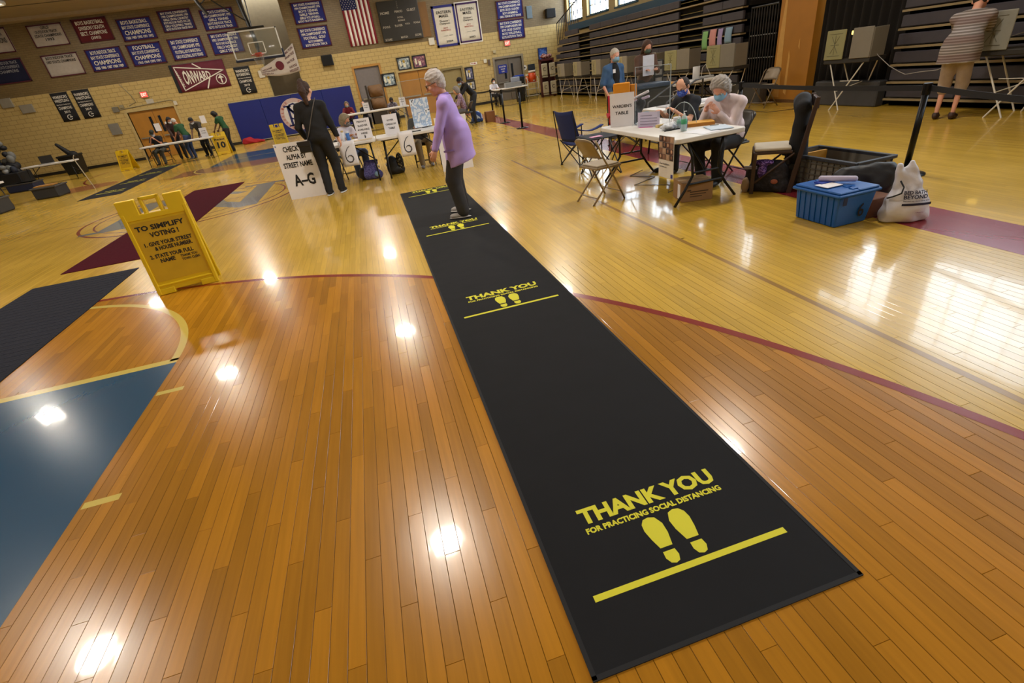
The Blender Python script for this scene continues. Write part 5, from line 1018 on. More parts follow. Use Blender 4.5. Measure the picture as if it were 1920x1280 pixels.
mb.build('ribs', M('#57534b', .6), t)['kind'] = 'stuff'; MB().box(-a - .025, -a + .015, -b - .02, b + .02, h - .02, h + .01).box(a - .015, a + .025, -b - .02, b + .02, h - .02, h + .01).box(-a, a, -b - .025, -b + .01, h - .02, h + .01).box(-a, a, b - .01, b + .025, h - .02, h + .01).build('crate_rim', M('#2a2e38', .5), t, bevel=.004)
tag(B(4.14, 4.46, 4.24, 4.27, .06, .33).build('manila_folder', M('#b8862c', .7)), 'manila folder standing inside the grey crate', 'folder')
t = thing('black_case', 'black padded case leaning between the crate and the blue tote', 'case', (4.02, 3.43, 0), math.radians(-35)); soft('case_body', [('e', (-.10, 0, .17), (.14, .10, .15)), ('e', (.12, 0, .20), (.16, .10, .15)), ('c', (-.12, 0, .27), (.20, 0, .31), .07, .06), ('c', (-.12, 0, .08), (.16, 0, .08), .08, .08)], .014, M('#0b0c13', .5, bump=.3, scale=16), t, .05, cuts=[((0, 0, .004), (0, 0, -1))], wave=(.005, 40))
tag(B(3.80, 4.04, 3.10, 3.30, 0, .16).build('wooden_crate', M('#6a4028', .7, var=.3), bevel=.006), 'low brown slatted crate squeezed behind the blue tote', 'crate')
t = thing('storage_tote', 'bright blue lidded plastic tote marked with a handwritten six', 'tote', (3.60, 3.28, 0), math.radians(0)); bl_ = M('#0a54a0', .4, var=.06)
MB().hexa([(-.155, -.205, .002), (.155, -.205, .002), (.155, .205, .002), (-.155, .205, .002)], [(-.175, -.22, .255), (.195, -.22, .255), (.195, .22, .255), (-.175, .22, .255)]).build('tote_body', bl_, t, bevel=.012, seg=2)
for k in range(7): y = -.17 + k * .057; MB().hexa([(-.163, y - .004, .01), (-.156, y - .004, .01), (-.156, y + .004, .01), (-.163, y + .004, .01)], [(-.181, y - .004, .24), (-.172, y - .004, .24), (-.172, y + .004, .24), (-.181, y + .004, .24)]).build('rib', bl_, t)
B(-.20, .215, -.245, .245, .250, .275).build('tote_rim', bl_, t, bevel=.008); B(-.185, .0, -.23, .23, .275, .292).build('lid_flap', bl_, t, bevel=.006); B(.003, .20, -.23, .23, .275, .292).build('lid_flap', bl_, t, bevel=.006)
for k in range(6): B(-.02 if k % 2 else -.035, .03 if k % 2 else .015, -.20 + k * .07, -.16 + k * .07, .290, .298).build('lid_tooth', bl_, t)
B(-.155, -.12, -.249, -.244, .19, .25).build('latch', M('#0a1c40', .5), t); lettering(t, [('6', .04, .10, .06, .17)], M('#0c1420', .5), -.2205, bold=.01)
t = thing('paper_pile', 'white papers and a pale roll lying on the blue tote lid', 'papers', (3.58, 3.27, .300)); B(-.13, .02, -.06, .07, 0, .004).build('paper', pw, t); soft('pale_roll', [('c', (-.02, .12, .03), (.13, -.06, .03), .024, .024)], .008, M('#b9b2cc', .5), t); B(-.08, .06, .05, .13, .0, .012).build('blue_packet', M('#1c3aa0', .5), t)
t = thing('shopping_bag', 'white plastic shopping bag with dark store lettering and black drawstring', 'bag', (3.96, 2.93, 0), math.radians(-28))
soft('bag_body', [('e', (0, 0, .13), (.15, .11, .15), None, .06), ('c', (-.02, 0, .12), (-.05, .01, .38), .12, .035, .06), ('c', (-.08, .0, .30), (-.11, 0, .43), .04, .022, .03), ('c', (.02, 0, .30), (-.02, .02, .45), .05, .022, .03), ('c', (-.11, 0, .05), (.11, 0, .05), .07, .07, .04)], .010, M('#cfcdd6', .35, var=.05, bump=.35, scale=22), t, cuts=[((0, 0, .004), (0, 0, -1))], wave=(.006, 34))
def onbag(p):  # wraps printed marks around the front of the bag
    x, _, z = p; r = .116 - .45 * max(0, z - .17) ** 1.25 - 1.6 * x * x; return Vector((x, -r - .008, z))
mb = MB(); 
for (s, x0, x1, z0, z1) in (('BED BATH', -.075, .075, .235, .262), ('BEYOND', -.075, .085, .200, .230), ('Beyond any store of its kind', -.075, .10, .180, .190)):
    V, Fc, _ = glyphs(s, .03); mb.add([onbag((x0 + a * (x1 - x0), 0, z0 + b * (z1 - z0))) for a, b in V], Fc)
for k in range(8): x0 = -.08 + k * .025; mb.add([onbag((x0, 0, .150)), onbag((x0 + .025, 0, .150)), onbag((x0 + .025, 0, .168)), onbag((x0, 0, .168))], [(0, 1, 2, 3)])
mb.build('printed_lettering', M('#1c2040', .6), t)
mb = MB()
for (s, x0, x1, z0, z1) in (('20% off', -.02, .05, .115, .132), ('thank you for shopping', -.05, .08, .090, .098)): V, Fc, _ = glyphs(s, .02); mb.add([onbag((x0 + a * (x1 - x0), 0, z0 + b * (z1 - z0))) for a, b in V], Fc)
mb.build('small_print', M('#7a3a78', .6), t); MB().tube([(-.10, -.05, .33), (-.085, -.09, .29), (-.10, -.11, .25), (-.14, -.08, .22), (-.16, -.04, .20)], .006, 6).build('drawstring', blk, t)
# ------------------------------------------------------------------ belt posts
pk = M('#101114', .3, .4)
def post(label, loc, h, sc=1):
    t = thing('belt_post', label, 'barrier post', loc, group=None); MB().lathe([(0, 0), (.17, 0), (.17, .012), (.05, .03), (0, .03)], n=24).build('base', pk, t, smooth=True); MB().tube([(0, 0, .02), (0, 0, h - .05)], .028, 12).build('pole', pk, t, smooth=True); MB().lathe([(0, h - .10), (.036, h - .10), (.036, h), (0, h)], n=14).build('belt_head', pk, t); return t
post('near black belt post beside the white shopping bag', (5.17, 3.92, 0), .84)
post('black belt post hidden behind the seated woman in white', (5.45, 6.9, 0), .84)
post('black belt post, rightmost of those far behind the lilac jacket', (3.95, 13.54, 0), .97); post('black belt post, middle of those far behind the lilac jacket', (4.02, 15.6, 0), .91)
post('black belt post standing behind the cardboard box', (4.35, 18.4, 0), .86); post('leftmost far black belt post by the framed pictures', (4.15, 20.6, 0), .80)
def belt(label, a, b, h=.05, sag=.02, mat=None): 
    a, b = Vector(a), Vector(b); f = lambda u, v: a.lerp(b, u) + Vector((0, 0, -sag * math.sin(PI * u) - h * v)); return tag(MB().grid(f, 14, 1).build('barrier_belt', mat or M('#121216', .7), solid=.003), label, 'barrier belt')
belt('black belt stretched across the right side of the photo', (5.17, 3.88, .82), (4.55, 1.9, .78)); belt('black belt running left from the near post', (5.19, 3.96, .82), (5.44, 6.87, .82))
belt('black belt between the two rightmost far posts', (3.96, 13.58, .95), (4.02, 15.57, .89)); belt('black belt going left from the middle far post', (4.03, 15.63, .89), (4.34, 18.37, .84)); belt('black belt going to the leftmost far post', (4.34, 18.43, .84), (4.16, 20.57, .78))
# ------------------------------------------------------------------ voting booths
bgm = M('#7d776b', .5, var=.06); lit = M('#8f8c62', .5, var=.15, scale=3); tl = M('#d0cbc0', .4)  # lit: same wing plastic with the lamplight put into its colour
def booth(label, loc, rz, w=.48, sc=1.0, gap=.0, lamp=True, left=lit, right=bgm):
    """two privacy wings and a writing tray on crossed legs; seen from local -y"""
    t = thing('voting_booth', label, 'voting booth', loc, math.radians(rz), scale=sc); z0, z1 = .82, 1.28
    B(-w - gap, w + gap, .0, .42, z0 - .07, z0).build('writing_tray', M('#2a2724', .6), t, bevel=.01)
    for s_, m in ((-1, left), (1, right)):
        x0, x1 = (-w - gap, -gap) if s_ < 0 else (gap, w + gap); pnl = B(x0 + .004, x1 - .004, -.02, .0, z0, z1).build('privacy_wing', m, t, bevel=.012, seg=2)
        if s_ < 0:
            cx = (x0 + x1) / 2; mb = MB()
            for q in ([(cx - .12, z0 + .06), (cx + .12, z0 + .06)], [(cx - .12, z1 - .06), (cx + .12, z1 - .06)], [(cx - .08, z0 + .23), (cx + .08, z0 + .23)], [(cx, z0 + .08), (cx, z1 - .08)], [(cx - .07, z1 - .10), (cx, z0 + .24)], [(cx + .07, z1 - .10), (cx, z0 + .24)], [(cx - .07, z0 + .10), (cx, z0 + .22)], [(cx + .07, z0 + .10), (cx, z0 + .22)]): mb.tube([(a, -.022, b) for a, b in q], .0035, 4)
            mb.build('embossed_lines', M('#5c5844', .6), pnl)
        B(x0 if s_ < 0 else x1 - .02, x0 + .02 if s_ < 0 else x1, .0, .34, z0, z1 - .02).build('side_wing', bgm, t, bevel=.006)
    for s_ in (-1, 1):
        for y in (.04, .38): MB().tube([(s_ * w * .85, y, z0 - .07), (-s_ * w * .25 if y < .1 else s_ * w * .1, y + (-.12 if y < .1 else .1), 0)], .011, 6).build('leg', tl, t)
    MB().tube([(-w * .5, .2, .45), (w * .5, .2, .45)], .007, 6).build('brace', tl, t); MB().tube([(-w * .3, .04, .3), (w * .3, .38, .42)], .007, 6).build('brace', tl, t)
    if lamp: B(-.06, .06, .10, .16, z1 - .10, z1 - .04).build('booth_lamp', M('#ffd060', .4, emit=3.0), t, bevel=.01)
    return t
for n, (y, w, lab) in enumerate(((21.1, .40, 'voting booth farthest to the left, beside the red chair rack'), (19.4, .38, 'second voting booth from the left'), (17.7, .36, 'third voting booth from the left, left of the man in denim'), (15.75, .30, 'voting booth just right of the man in denim'), (14.0, .24, 'voting booth behind the woman holding a white sheet'))):
    booth(lab, (8.05, y, 0), -90, w, gap=0, left=M('#a39b78', .5) if n else M('#8d8672', .5), right=M('#8d8678', .5), lamp=n > 0)  # paler left wings carry the lamplight in their colour
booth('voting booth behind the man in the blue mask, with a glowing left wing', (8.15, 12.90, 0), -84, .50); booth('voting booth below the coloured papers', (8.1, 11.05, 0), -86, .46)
booth('voting booth with crossed white legs beside the black curtain', (8.38, 7.93, 0), -84, .37, gap=.06); booth('voting booth at the right edge where a voter bends', (8.38, 5.30, 0), -84, .42, gap=.12, left=M('#8b8a80', .5))
for n, (y0, y1, z0, z1, c, nm) in enumerate(((12.64, 12.86, 1.19, 1.59, '#7fb06c', 'green'), (12.30, 12.56, 1.23, 1.61, '#c98a84', 'pink'), (12.05, 12.23, 1.22, 1.60, '#9c8cb8', 'lilac'), (11.70, 11.95, 1.27, 1.60, '#7f9cb4', 'blue'))):
    tag(MB().grid(lambda u, v: (8.85 - .015 * math.sin(v * 4), y0 + (y1 - y0) * u, z0 + (z1 - z0) * v), 3, 6).build('paper_sheet', M(c, .7, var=.05), smooth=True, solid=.003), '%s paper sheet hung over the bleachers above the booths' % nm, 'paper')
def cable(label, pts, r=.006, c='#9c9894'): return tag(MB().tube(pts, r, 6).build('cable', M(c, .6), smooth=True), label, 'cable')
cable('white cable drooping along the bleachers between the booths', [(8.6, 7.68, 1.04), (8.6, 7.6, .92), (8.6, 7.49, .82), (8.6, 7.25, .66), (8.6, 7.05, .57), (8.6, 6.94, .53), (8.6, 6.7, .56), (8.6, 6.44, .58), (8.6, 6.1, .72), (8.62, 5.6, .95), (8.6, 5.4, 1.0)])
cable('thin dark cable winding on the floor behind the woman in white', [(7.83, 9.6, .006), (7.77, 9.0, .006), (7.95, 8.9, .006), (8.2, 8.8, .006), (8.4, 8.9, .006), (8.7, 8.95, .006)], .005, '#3c2c18'); cable('tangled thin cord on the floor under the wardens table', [(3.5, 6.3, .006), (3.2, 6.1, .006), (3.4, 5.8, .006), (3.0, 5.6, .006), (3.3, 5.3, .006), (3.1, 5.0, .006), (3.5, 5.2, .006)], .004, '#5c4c3c')
# ------------------------------------------------------------------ far corner: cart, cooler, bins, chair rack
t = thing('utility_cart', 'white tubular cart under an orange cooler by the back wall', 'cart', (7.78, 24.3, 0)); wt_ = M('#c9c4b8', .4)
for x in (-.26, .26):
    MB().tube([(x, -.18, 0), (x, -.18, .82), (x, -.10, .88), (x, .10, .88), (x, .18, .82), (x, .18, 0)], .02, 6).build('side_frame', wt_, t, smooth=True)
for z in (.12, .40, .66): B(-.26, .26, -.18, .18, z, z + .025).build('shelf', wt_, t)
def cooler(label, loc, r, h, c):
    t = thing('drink_cooler', label, 'cooler', loc); MB().lathe([(0, 0), (r, 0), (r * 1.04, h * .4), (r, h * .82), (0, h * .82)], n=20).build('cooler_body', M(c, .4), t, smooth=True); MB().lathe([(0, h * .82), (r * 1.06, h * .82), (r * 1.0, h), (0, h)], n=20).build('lid', M('#cfc4b8', .4), t, smooth=True); B(-.03, .03, -r - .05, -r + .01, h * .1, h * .18).build('spout', wt_, t)
cooler('orange round drink cooler on top of the white cart', (7.83, 24.3, .685), .17, .48, '#d04a12'); cooler('small orange cooler with a white lid left of the large cooler', (7.58, 24.3, .685), .07, .34, '#d06a2c')
def bin_(label, loc, w, h, c, lid): 
    t = thing('waste_bin', label, 'bin', loc); MB().hexa([(-w * .42, -w * .4, 0), (w * .42, -w * .4, 0), (w * .42, w * .4, 0), (-w * .42, w * .4, 0)], [(-w / 2, -w / 2, h * .9), (w / 2, -w / 2, h * .9), (w / 2, w / 2, h * .9), (-w / 2, w / 2, h * .9)]).build('bin_body', M(c, .5), t, bevel=.015); B(-w * .53, w * .53, -w * .53, w * .53, h * .9, h).build('lid', M(lid, .5), t, bevel=.015); return t
bin_('blue topped recycling bin left of the white cart', (7.25, 24.6, 0), .40, 1.05, '#1a2038', '#143c9c'); t = bin_('tall black bin with white letters beside the grey doors', (6.98, 23.6, 0), .38, 1.0, '#101012', '#141416'); lettering(t, [('EXIT', -.13, .13, .58, .72)], wht, -.19)
t = thing('chair_rack', 'tall dark red rack hung with white emblem folding chairs', 'rack', (8.42, 23.9, 0), math.radians(-8)); rm = M('#4a0f14', .5)
MB().box(-.32, -.26, -.2, .2, .0, 1.55).box(.26, .32, -.2, .2, 0, 1.55).box(-.32, .32, -.2, .2, .04, .10).box(-.32, .32, -.2, .2, 1.45, 1.55).box(-.3, .3, .1, .16, .1, 1.45).build('rack_frame', rm, t, bevel=.01)
for z in (.16, .88):
    for x in (-.16, .20):
        cp = B(x - .13, x + .15, -.28, -.20, z, z + .48).build('hanging_chair', M('#b0a890', .5), t, bevel=.05, seg=3); B(x - .12, x + .14, -.285, -.195, z - .08, z - .01).build('chair_edge', M('#9c9480', .5), cp, bevel=.02)
        mb = MB()
        for q in ring(x + .01, z + .26, .07, .02, 40, 320, 14): mb.prism(q, -.286, -.282)
        mb.build('emblem', M('#3a3026', .6), cp)
tag(soft('cloth_pile', [('e', (8.42, 23.85, 1.62), (.28, .16, .08)), ('e', (8.30, 23.85, 1.68), (.10, .1, .07)), ('e', (8.56, 23.8, 1.66), (.10, .1, .06))], .02, speckle('#5a1018', '#b08a80', 30), wave=(.012, 40)), 'heap of red and pale cloth on top of the red rack', 'cloth')
t = thing('sorting_rack', 'grey wire tray of papers on the small table by the back wall', 'tray', (6.35, 22.5, .68)); B(-.35, .35, -.15, .15, 0, .18).build('tray', M('#8b8c8c', .5), t, bevel=.01); B(-.05, .30, -.1, .1, .18, .36).build('paper_stack', M('#9aa2b4', .5), t, bevel=.02)
# items on other tables
tag(MB().lathe([(.02, 0), (.075, 0), (.075, .26), (.02, .26)], (7.22, 10.65, .68), 18).build('paper_towel_roll', M('#cfcfd0', .8), smooth=True), 'white paper towel roll standing on the table behind', 'paper roll')
t = thing('desk_lamp', 'thin grey goose-neck clip lamps beside the paper towel roll', 'lamp', (7.45, 10.8, .68)); MB().tube([(0, 0, 0), (.02, 0, .2), (.1, 0, .27), (.2, 0, .1)], .006, 6).build('neck', tl, t); B(-.1, .28, -.08, .08, 0, .04).build('base', M('#b0b0b0', .5), t, bevel=.01)
tag(B(6.3, 6.7, 10.5, 10.8, .681, .72).build('yellow_tray', M('#d09020', .5), bevel=.01), 'flat yellow tray on the table behind the masked man', 'tray'); tag(B(4.25, 4.95, 6.85, 7.25, .661, .672).build('paper_sheet', M('#b7b4b8', .7)), 'broad white paper on the half hidden table', 'paper')
t = thing('ballot_machine', 'dark ballot machine cabinet behind the clear shield', 'machine', (5.22, 9.35, 0), math.radians(-8)); B(-.35, .45, -.3, .3, 0, .78).build('cabinet', M('#1b1916', .6), t, bevel=.02); B(-.25, .40, -.32, .3, .78, .86).build('scanner', M('#22354c', .5), t, bevel=.02); B(-.40, -.30, -.3, -.28, .12, .6).build('wooden_edge', M('#5c4020', .6), t)
t = thing('button_panel', 'dark upright panel with three pale square labels', 'panel', (5.98, 10.15, 0), math.radians(-20)); B(-.10, .10, -.05, .05, 0, 1.2).build('panel', M('#18171a', .6), t, bevel=.01)
for k in range(3): B(-.06, .07, -.056, -.05, .78 + .15 * k, .88 + .15 * k).build('label_plate', M('#8d8a88', .6), t)
t = thing('hand_rail', 'grey metal hand rail beyond the wardens table', 'rail', (5.25, 8.35, 0), math.radians(20))
for s_ in (-1, 1): MB().tube([(-.5, s_ * .2, 0), (-.45, s_ * .2, .62), (.3, s_ * .2, .86), (.5, s_ * .2, .86), (.52, s_ * .2, 0)], .016, 8).build('side_rail', M('#4c4c50', .4, .5), t, smooth=True)
MB().tube([(-.2, -.2, .68), (-.2, .2, .68)], .012, 6).build('cross_rail', M('#4c4c50', .4, .5), t)
# check-in tables
for (lab, x, y, r, h, c, c2) in (('white spray can on the left check-in table', -.46, 9.62, .028, .20, '#d8d8dc', '#c8a86c'), ('blue and white wipes canister on the left check-in table', -.38, 9.60, .033, .17, '#3c6cb0', '#e0e0e4')):
    t = thing('canister', lab, 'bottle', (x, y, VT)); MB().lathe([(0, 0), (r, 0), (r, h * .85), (0, h * .85)], n=14).build('can', M(c, .4), t, smooth=True); MB().lathe([(0, h * .85), (r * .9, h * .85), (r * .7, h), (0, h)], n=14).build('cap', M(c2, .4), t, smooth=True)
tag(B(-.30, .02, 9.45, 9.66, VT + .001, VT + .008).build('poll_book', M('#d9c4a8', .6)), 'open pale booklet before the woman in the white tee', 'paper'); tag(B(.72, .88, 9.44, 9.52, VT + .001, VT + .012).build('tablet', dark), 'small black tablet lying on the right check-in table', 'tablet')
t = thing('display_poster', 'glossy bright poster held up behind the clear shield', 'poster', (1.02, 9.93, VT), math.radians(10)); B(-.20, .14, -.004, .004, .02, .50).build('sheet', tiles(['#f2f4f8', '#e4ecf6', '#a8c0e0', '#f4f6fa', '#5c6470'], 9), t); B(-.05, .05, 0, .06, 0, .012).build('stand', dark, t)
t = thing('tote_bag', 'purple patterned bag on the floor under the check-in tables', 'bag', (-.12, 9.75, 0), math.radians(-8)); soft('bag_body', [('e', (-.02, 0, .16), (.13, .08, .16)), ('c', (-.10, 0, .07), (.10, 0, .07), .075, .075), ('c', (-.08, 0, .28), (.08, 0, .28), .05, .05)], .013, speckle('#3c3a72', '#5c5894', 60), t, .05, cuts=[((0, 0, .004), (0, 0, -1))], wave=(.005, 40)); MB().ball((.08, -.09, .09), (.05, .03, .05), 10, 6).build('pale_bottle', M('#7c9cb8', .4), t, smooth=True)
tag(soft('dark_bag', [('e', (-.28, 9.85, .10), (.10, .08, .12))], .014, M('#2c2018', .8), cuts=[((0, 0, .004), (0, 0, -1))]), 'small brown bag left of the purple bag', 'bag')
t = thing('tote_bag', 'black dotted bag on the floor under the right check-in table', 'bag', (.32, 9.85, 0)); soft('bag_body', [('e', (-.05, 0, .17), (.11, .09, .17)), ('c', (-.08, 0, .07), (.08, 0, .07), .08, .08)], .013, M('#0e1014', .5, bump=.4, scale=20), t, .05, cuts=[((0, 0, .004), (0, 0, -1))], wave=(.005, 40)); soft('dotted_side', [('e', (.09, -.01, .19), (.07, .08, .18))], .013, speckle('#14120e', '#8a8060', 50, .8), t, cuts=[((0, 0, .004), (0, 0, -1))])
t = thing('paper_bag', 'blue and clear plastic bag on the floor beside the cardboard box', 'bag', (3.52, 17.3, 0)); soft('bag_body', [('e', (0, 0, .17), (.18, .12, .19)), ('c', (-.12, 0, .06), (.12, 0, .06), .09, .09)], .02, speckle('#1c3c7c', '#b8c4d8', 9, .6), t, cuts=[((0, 0, .004), (0, 0, -1)), ((0, 0, .34), (0, 0, 1))], wave=(.01, 30))
# stacked brown sacks on a dark cabinet by the grey door
t = thing('sack_cart', 'dark cart stacked with two big brown paper sacks by the grey door', 'cart', (.66, 24.6, 0)); MB().box(-.38, -.30, -.25, .25, 0, 1.55).box(-.38, .32, -.25, .25, .0, .55).build('cart_frame', M('#2c241c', .6), t, bevel=.01)
for z in (.56, 1.05): tag(soft('paper_sack', [('e', (.70, 24.57, z + .24), (.32, .24, .22)), ('c', (.48, 24.57, z + .10), (.92, 24.57, z + .10), .10, .10), ('c', (.48, 24.57, z + .38), (.92, 24.57, z + .38), .10, .10)], .022, M('#6e5032', .75, bump=.5, scale=5), None, .08, cuts=[((0, 0, z + .004), (0, 0, -1)), ((0, 0, z + .475), (0, 0, 1))], wave=(.006, 25)), 'brown paper sack, %s of the pair on the dark cart' % ('lower' if z < 1 else 'upper'), 'sack')
t = thing('red_cloth', 'crumpled red cloth on the floor against the blue wall pad', 'cloth', (-5.0, 25.3, 0)); soft('cloth', [('e', (-.2, 0, .10), (.28, .16, .16)), ('e', (.2, 0, .05), (.30, .14, .09))], .03, M('#a01420', .8), t, cuts=[((0, 0, .004), (0, 0, -1))], wave=(.03, 16))
# left edge: bin, pole, heap, crates
t = bin_('black waste bin with a stuffed bag by the left of the back wall', (-11.55, 24.3, 0), .62, .72, '#0b0b0c', '#121214'); tag(soft('golf_bag', [('c', (-11.45, 24.2, .75), (-11.7, 24.15, 1.12), .10, .06), ('e', (-11.35, 24.2, .70), (.16, .14, .14))], .025, M('#101012', .7)), 'dark bag standing up out of the black waste bin', 'bag')
tag(MB().tube([(-7.9, 17.0, .0), (-8.05, 17.05, .85), (-8.0, 17.05, .92)], .012, 6).build('white_pole', M('#a89a80', .5)), 'thin pale pole leaning before the black waste bin', 'pole')
t = thing('ball_cart', 'tall heap of dark and pale sports gear at the left edge', 'cart', (-13.0, 22.4, 0)); MB().box(-.9, .75, -.4, .4, .1, .5).build('cart_frame', M('#111217', .7), t, bevel=.03); cols = ['#17171c', '#26262c', '#3c3a38', '#6a6a66', '#8a8a88', '#1c2230', '#2e2a26', '#121216']
for k in range(70):
    a = rng.uniform(0, 1); z = .5 + .95 * a; x = rng.uniform(-.85, .75) * (1 - .45 * a); MB().ball((x, rng.uniform(-.35, .3), z), (rng.uniform(.08, .16), .12, rng.uniform(.08, .15)), 8, 6).build('gear', M(cols[k % 8], .7, bump=.3), t, smooth=True)
for (lab, x, y, w, h, c) in (('dark grey plastic crate at the left edge, nearest', -9.3, 14.9, .75, .35, '#2e2c29'), ('dark grey plastic crate behind the nearest one', -8.8, 16.7, .6, .30, '#262523'), ('dark blue equipment bag under the left table', -11.3, 20.3, .8, .25, '#141c38')):
    t = thing('plastic_crate', lab, 'crate', (x, y, 0)); B(-w / 2, w / 2, -.3, .3, 0, h).build('crate_body', M(c, .7, bump=.2), t, bevel=.03); B(-w / 2 - .02, w / 2 + .02, -.32, .32, h - .04, h).build('crate_rim', M('#3c3a36', .6), t, bevel=.01)
tag(B(-9.05, -8.6, 16.5, 16.8, .301, .33).build('manila_folder', M('#a8752c', .7)), 'manila folder lying on the dark crate at the left', 'folder')
t = thing('laptop', 'open laptop on the folding table left of the black bin', 'laptop', (-11.2, 21.9, .62)); B(-.2, .2, -.12, .12, 0, .02).build('keyboard', M('#8c8884', .5), t); B(-.22, .2, .12, .135, .0, .26).build('screen', M('#3c3a38', .4), t)
# ------------------------------------------------------------------ people
# 1 elderly woman in the lilac jacket on the runner
r1, j1 = person('elderly woman with white hair in a long lilac jacket standing on the runner', (.90, 5.88, .006), 72, 1.56, 'p', 'fluffy', '#b9b0ac', '#9a7cc4', '#353233', '#a8a29e', lean=7, nod=14, turn=6,
    al=(-.17, .02, .08), ar=(.17, .06, .08), wl=(-.27, .26, .79), wr=(.22, .30, .86), coat=.29, glasses=True, fat=1.18, mask=None, soles='#cfcac4', topmat=M('#b094d8', .8, var=.06, scale=5, bump=.2))
lil = M('#9478c0', .8, bump=.1); u1 = j1['up']
MB().tube([u1((.075 * math.cos(a), .01 + .07 * math.sin(a), 1.475 - .03 * max(0, math.sin(a)))) for a in np.linspace(0, 2 * PI, 17)[:-1]], .018, 8, closed=True).build('collar', lil, r1, smooth=True)
MB().box(-.245, -.235, -.02, .12, .84, .865).build('pocket_flap', lil, r1, bevel=.004)
# 2 young woman in black
r2, j2 = person('young woman in black with a ponytail standing at the check-in table', (-.80, 8.93, 0), -12, 1.70, 'l', 'pony', '#3c261a', '#121113', '#141416', '#101012', lean=1, nod=-4, turn=-12, tilt=0,
    al=(-.08, -.04, .08), ar=(.11, .06, .08), wr=(.29, .10, .84), wl=(-.24, .14, .92), fat=1.12, soles='#d8d8d8')
st = MB(); up2 = j2['up']; st.tube([up2((.13, -.03, 1.50)), up2((.08, -.13, 1.36)), up2((.0, -.135, 1.2)), up2((-.09, -.135, 1.02)), up2((-.17, -.10, .90))], .007, 6).build('bag_strap', M('#5c5650', .5), r2)
MB().box(-.30, -.10, -.22, -.12, .74, .91).build('shoulder_bag', M('#17171a', .4, bump=.3, scale=30), r2, bevel=.02, seg=3); MB().box(-.31, -.09, -.228, -.215, .84, .915).build('bag_flap', M('#1e1e22', .35), r2, bevel=.01)
# 3 seated, white tee
person('seated woman with grey bobbed hair, patterned mask and white tee', (-.50, 10.52, 0), 215, 1.50, 'm', 'bob', '#8a7c62', '#cdc6cf', '#4a5a7c', '#3a3a3a', sit=True, lean=12, nod=16, turn=18, wl=(-.10, .42, .86), wr=(.16, .42, .86), sleeve='short', mask='#5c5a58', glasses=True, maskmat=speckle('#4c4c50', '#8a8078', 160), seat=.47)
# 4 seated, white cup mask
person('seated person in a dark grey top and khaki trousers with white cup mask', (.95, 10.42, 0), 178, 1.44, 'm', 'short', '#4a3a2c', '#3c3835', '#8f7a58', '#8a8688', sit=True, lean=10, nod=18, turn=12, wl=(-.16, .36, .84), wr=(.14, .40, .86), mask='#dcd8d8', glasses=True, seat=.47, al=(-.10, .40, .08), ar=(.12, .55, .08))
# 5-6 beyond the second table
person('long haired woman in a red top seated beyond the second table', (-.60, 22.3, 0), 180, 1.44, 'p', 'long', '#6a5a44', '#6c1420', '#22242a', '#222', sit=True, lean=10, nod=14, wl=(-.16, .44, .84), wr=(.2, .48, .84), mask='#8f9a98', near=1.8)
person('dark haired seated person in a patterned top at the far table', (1.15, 22.25, 0), 178, 1.34, 'd', 'bob', '#14100e', '#7c7480', '#1c1c20', '#222', sit=True, lean=16, nod=24, wl=(-.14, .42, .84), wr=(.12, .42, .84), mask='#30303a', near=1.8, topmat=speckle('#9a92a0', '#3c3440', 60))
person('bare headed person seated behind the small white sign', (.02, 22.6, 0), 185, 1.30, 'p', 'bald', '#8a7c70', '#20222c', '#1c1c20', '#222', sit=True, lean=6, nod=10, wl=(-.14, .42, .84), wr=(.12, .42, .84), near=2)
# 7-8 behind the lilac jacket
person('person in black bending forward with a pale blue mask behind the lilac jacket', (3.42, 17.2, 0), 98, 1.52, 'd', 'short', '#100c0a', '#14141a', '#26282e', '#111114', lean=38, nod=6, wl=(-.2, .62, .86), wr=(.2, .6, .86), mask='#9fb8d0', near=1.7)
person('grey haired seated person in a plaid shirt behind the lilac jacket', (3.00, 16.45, 0), 75, 1.50, 'l', 'curly', '#7c7672', '#6c4c62', '#5c5c62', '#111114', sit=True, lean=12, nod=10, wl=(-.2, .40, .84), wr=(.2, .44, .84), near=1.7, topmat=speckle('#6a4a60', '#a08a9c', 60))
# 9 far seated woman
person('dark haired woman in a white top seated by the far back wall', (5.75, 23.62, 0), 190, 1.40, 'p', 'bob', '#1a1412', '#d4d0d8', '#141318', '#222226', sit=True, lean=6, nod=12, wl=(-.14, .42, .86), wr=(.2, .44, .84), mask='#e0e0e0', near=1.8)
# 10 man in denim
r10, j10 = person('man with white hair and an open denim shirt standing behind the yellow folder', (4.58, 9.35, 0), 196, 1.52, 'p', 'short', '#b8b0a4', '#3a5a82', '#a08a5c', '#3a3028', lean=2, nod=16, turn=-10, wl=(-.25, .06, .86), wr=(.26, .12, .90), sleeve='half', mask='#7fa8c4', near=1.25, fat=1.28, eyes=True)
vest = sculpt([('e', (0.02, .085, 1.24), (.100, .100, .25)), ('e', (0.02, .085, 1.04), (.12, .105, .16))], .02, .03)
o = vf('undershirt', *vest, M('#101216', .85), r10)
B(.10, .17, .185, .192, 1.30, 1.37).build('name_badge', pw, r10)
# 11 brown haired woman holding a sheet
t11, _ = person('woman with long brown hair at the ballot machine holding a white sheet', (5.63, 10.05, 0), 172, 1.60, 'p', 'long', '#4c3428', '#5c4338', '#2c2826', '#222', lean=4, nod=26, wl=(-.12, .34, 1.16), wr=(.14, .34, 1.16), mask='#4a5c50', near=1.5)
tag(B(5.39, 5.63, 9.70, 9.712, .97, 1.32).build('paper_sheet', M('#c9cbd8', .7)), 'white sheet held before the woman with long brown hair', 'paper')
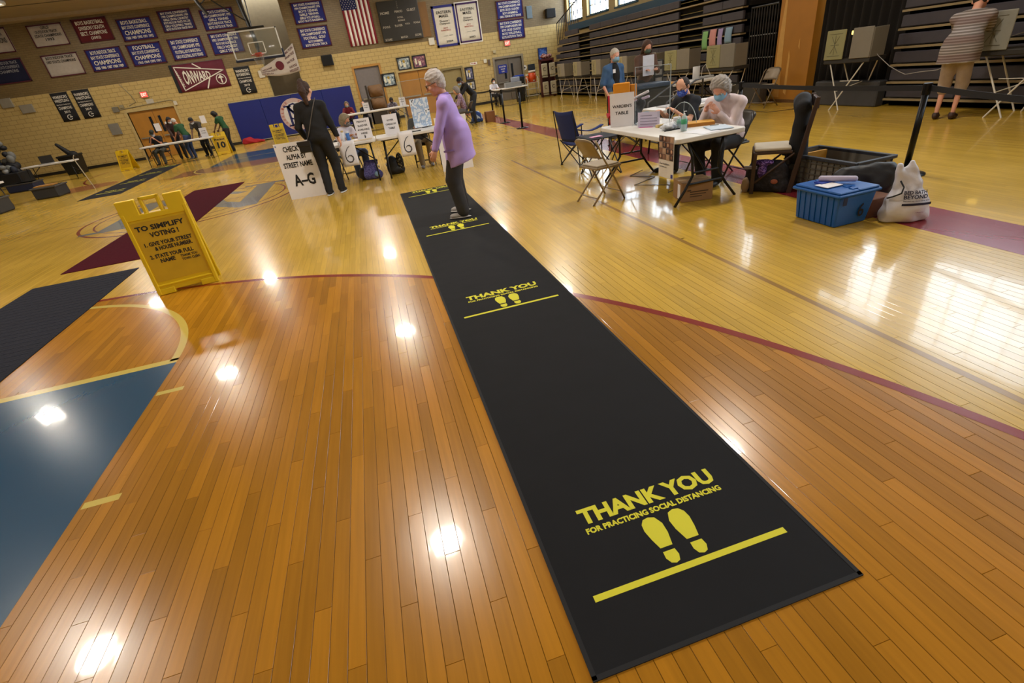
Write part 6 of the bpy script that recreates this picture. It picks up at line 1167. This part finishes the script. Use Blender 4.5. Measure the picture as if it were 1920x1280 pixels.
# 12 man with the blue mask
person('seated man with receding dark hair, blue mask and navy tee', (4.02, 5.98, 0), 100, 1.47, 'l', 'bald', '#2a1e18', '#161a24', '#101114', '#181818', sit=True, lean=14, nod=16, turn=20, wl=(-.10, .42, .88), wr=(.24, .40, .86), sleeve='short', mask='#1c2f9c', maskmat=speckle('#1a2c98', '#5a7cd0', 120, .6), glasses=True, fat=1.1, seat=.48)
# 13 woman in the white sweater
person('seated woman with short grey curls, light blue mask and white sweater', (3.96, 5.16, 0), 112, 1.58, 'p', 'curly', '#9a938c', '#d8c8cc', '#121214', '#18181a', sit=True, lean=16, nod=30, turn=8, wl=(-.07, .36, .84), wr=(.12, .34, .86), mask='#86b6d8', fat=1.26, seat=.43, al=(-.14, .42, .08), ar=(.16, .30, .08))
# 14 striped voter
person('voter in a striped shirt and pale shorts bending into the right booth', (8.03, 5.75, 0), -66, 1.62, 'p', 'short', '#1a1614', '#8d8480', '#a8988c', '#3a241c', lean=24, nod=14, wl=(-.16, .60, 1.00), wr=(.18, .56, 1.0), sleeve='half', legs='short', fat=1.22, coat=.16, topmat=stripe_material('#6c625e', '#a29a98', .036, 2, .45, .9, '#6a4c48'), near=1.2, eyes=False)
# 15-19 precinct ten
person('seated person in a black tee and dark cap at the precinct ten table', (-7.55, 22.05, 0), 176, 1.52, 'm', 'cap', '#23281e', '#14151c', '#4c4c44', '#1c1c20', sit=True, lean=6, nod=26, wl=(-.08, .32, .98), wr=(.10, .32, .98), sleeve='short', mask='#b8b8bc', near=1.8, fat=1.15)
person('dark haired woman with a white mask leaning in behind the man in green', (-7.12, 22.7, 0), 205, 1.54, 'm', 'long', '#17100e', '#3c2420', '#1c1c22', '#1c1c20', lean=16, nod=20, wl=(-.12, .42, .92), wr=(.12, .42, .92), mask='#cfd0d4', near=1.8)
person('man in a green shirt and blue jeans bending over the precinct table', (-6.55, 21.95, 0), 60, 1.50, 'm', 'short', '#c0b8ae', '#1e4a26', '#34466e', '#7c7c80', lean=26, nod=12, wl=(-.16, .42, .90), wr=(.18, .44, .90), sleeve='short', near=1.6)
person('person in a dark patterned shirt leaning over the precinct table', (-6.05, 22.15, 0), 165, 1.52, 'd', 'short', '#101012', '#26241f', '#121218', '#141418', lean=34, nod=22, wl=(-.18, .46, .80), wr=(.18, .46, .80), sleeve='short', near=1.6, topmat=speckle('#24221e', '#4c4640', 60), mask='#b0b0b4')
person('dark haired person in green behind the precinct ten sign stand', (-5.25, 22.35, 0), 70, 1.52, 'd', 'bob', '#0c0a0a', '#1f4c28', '#1c1c22', '#141418', lean=16, nod=30, wl=(-.16, .40, .92), wr=(.14, .40, .92), sleeve='short', near=1.6)
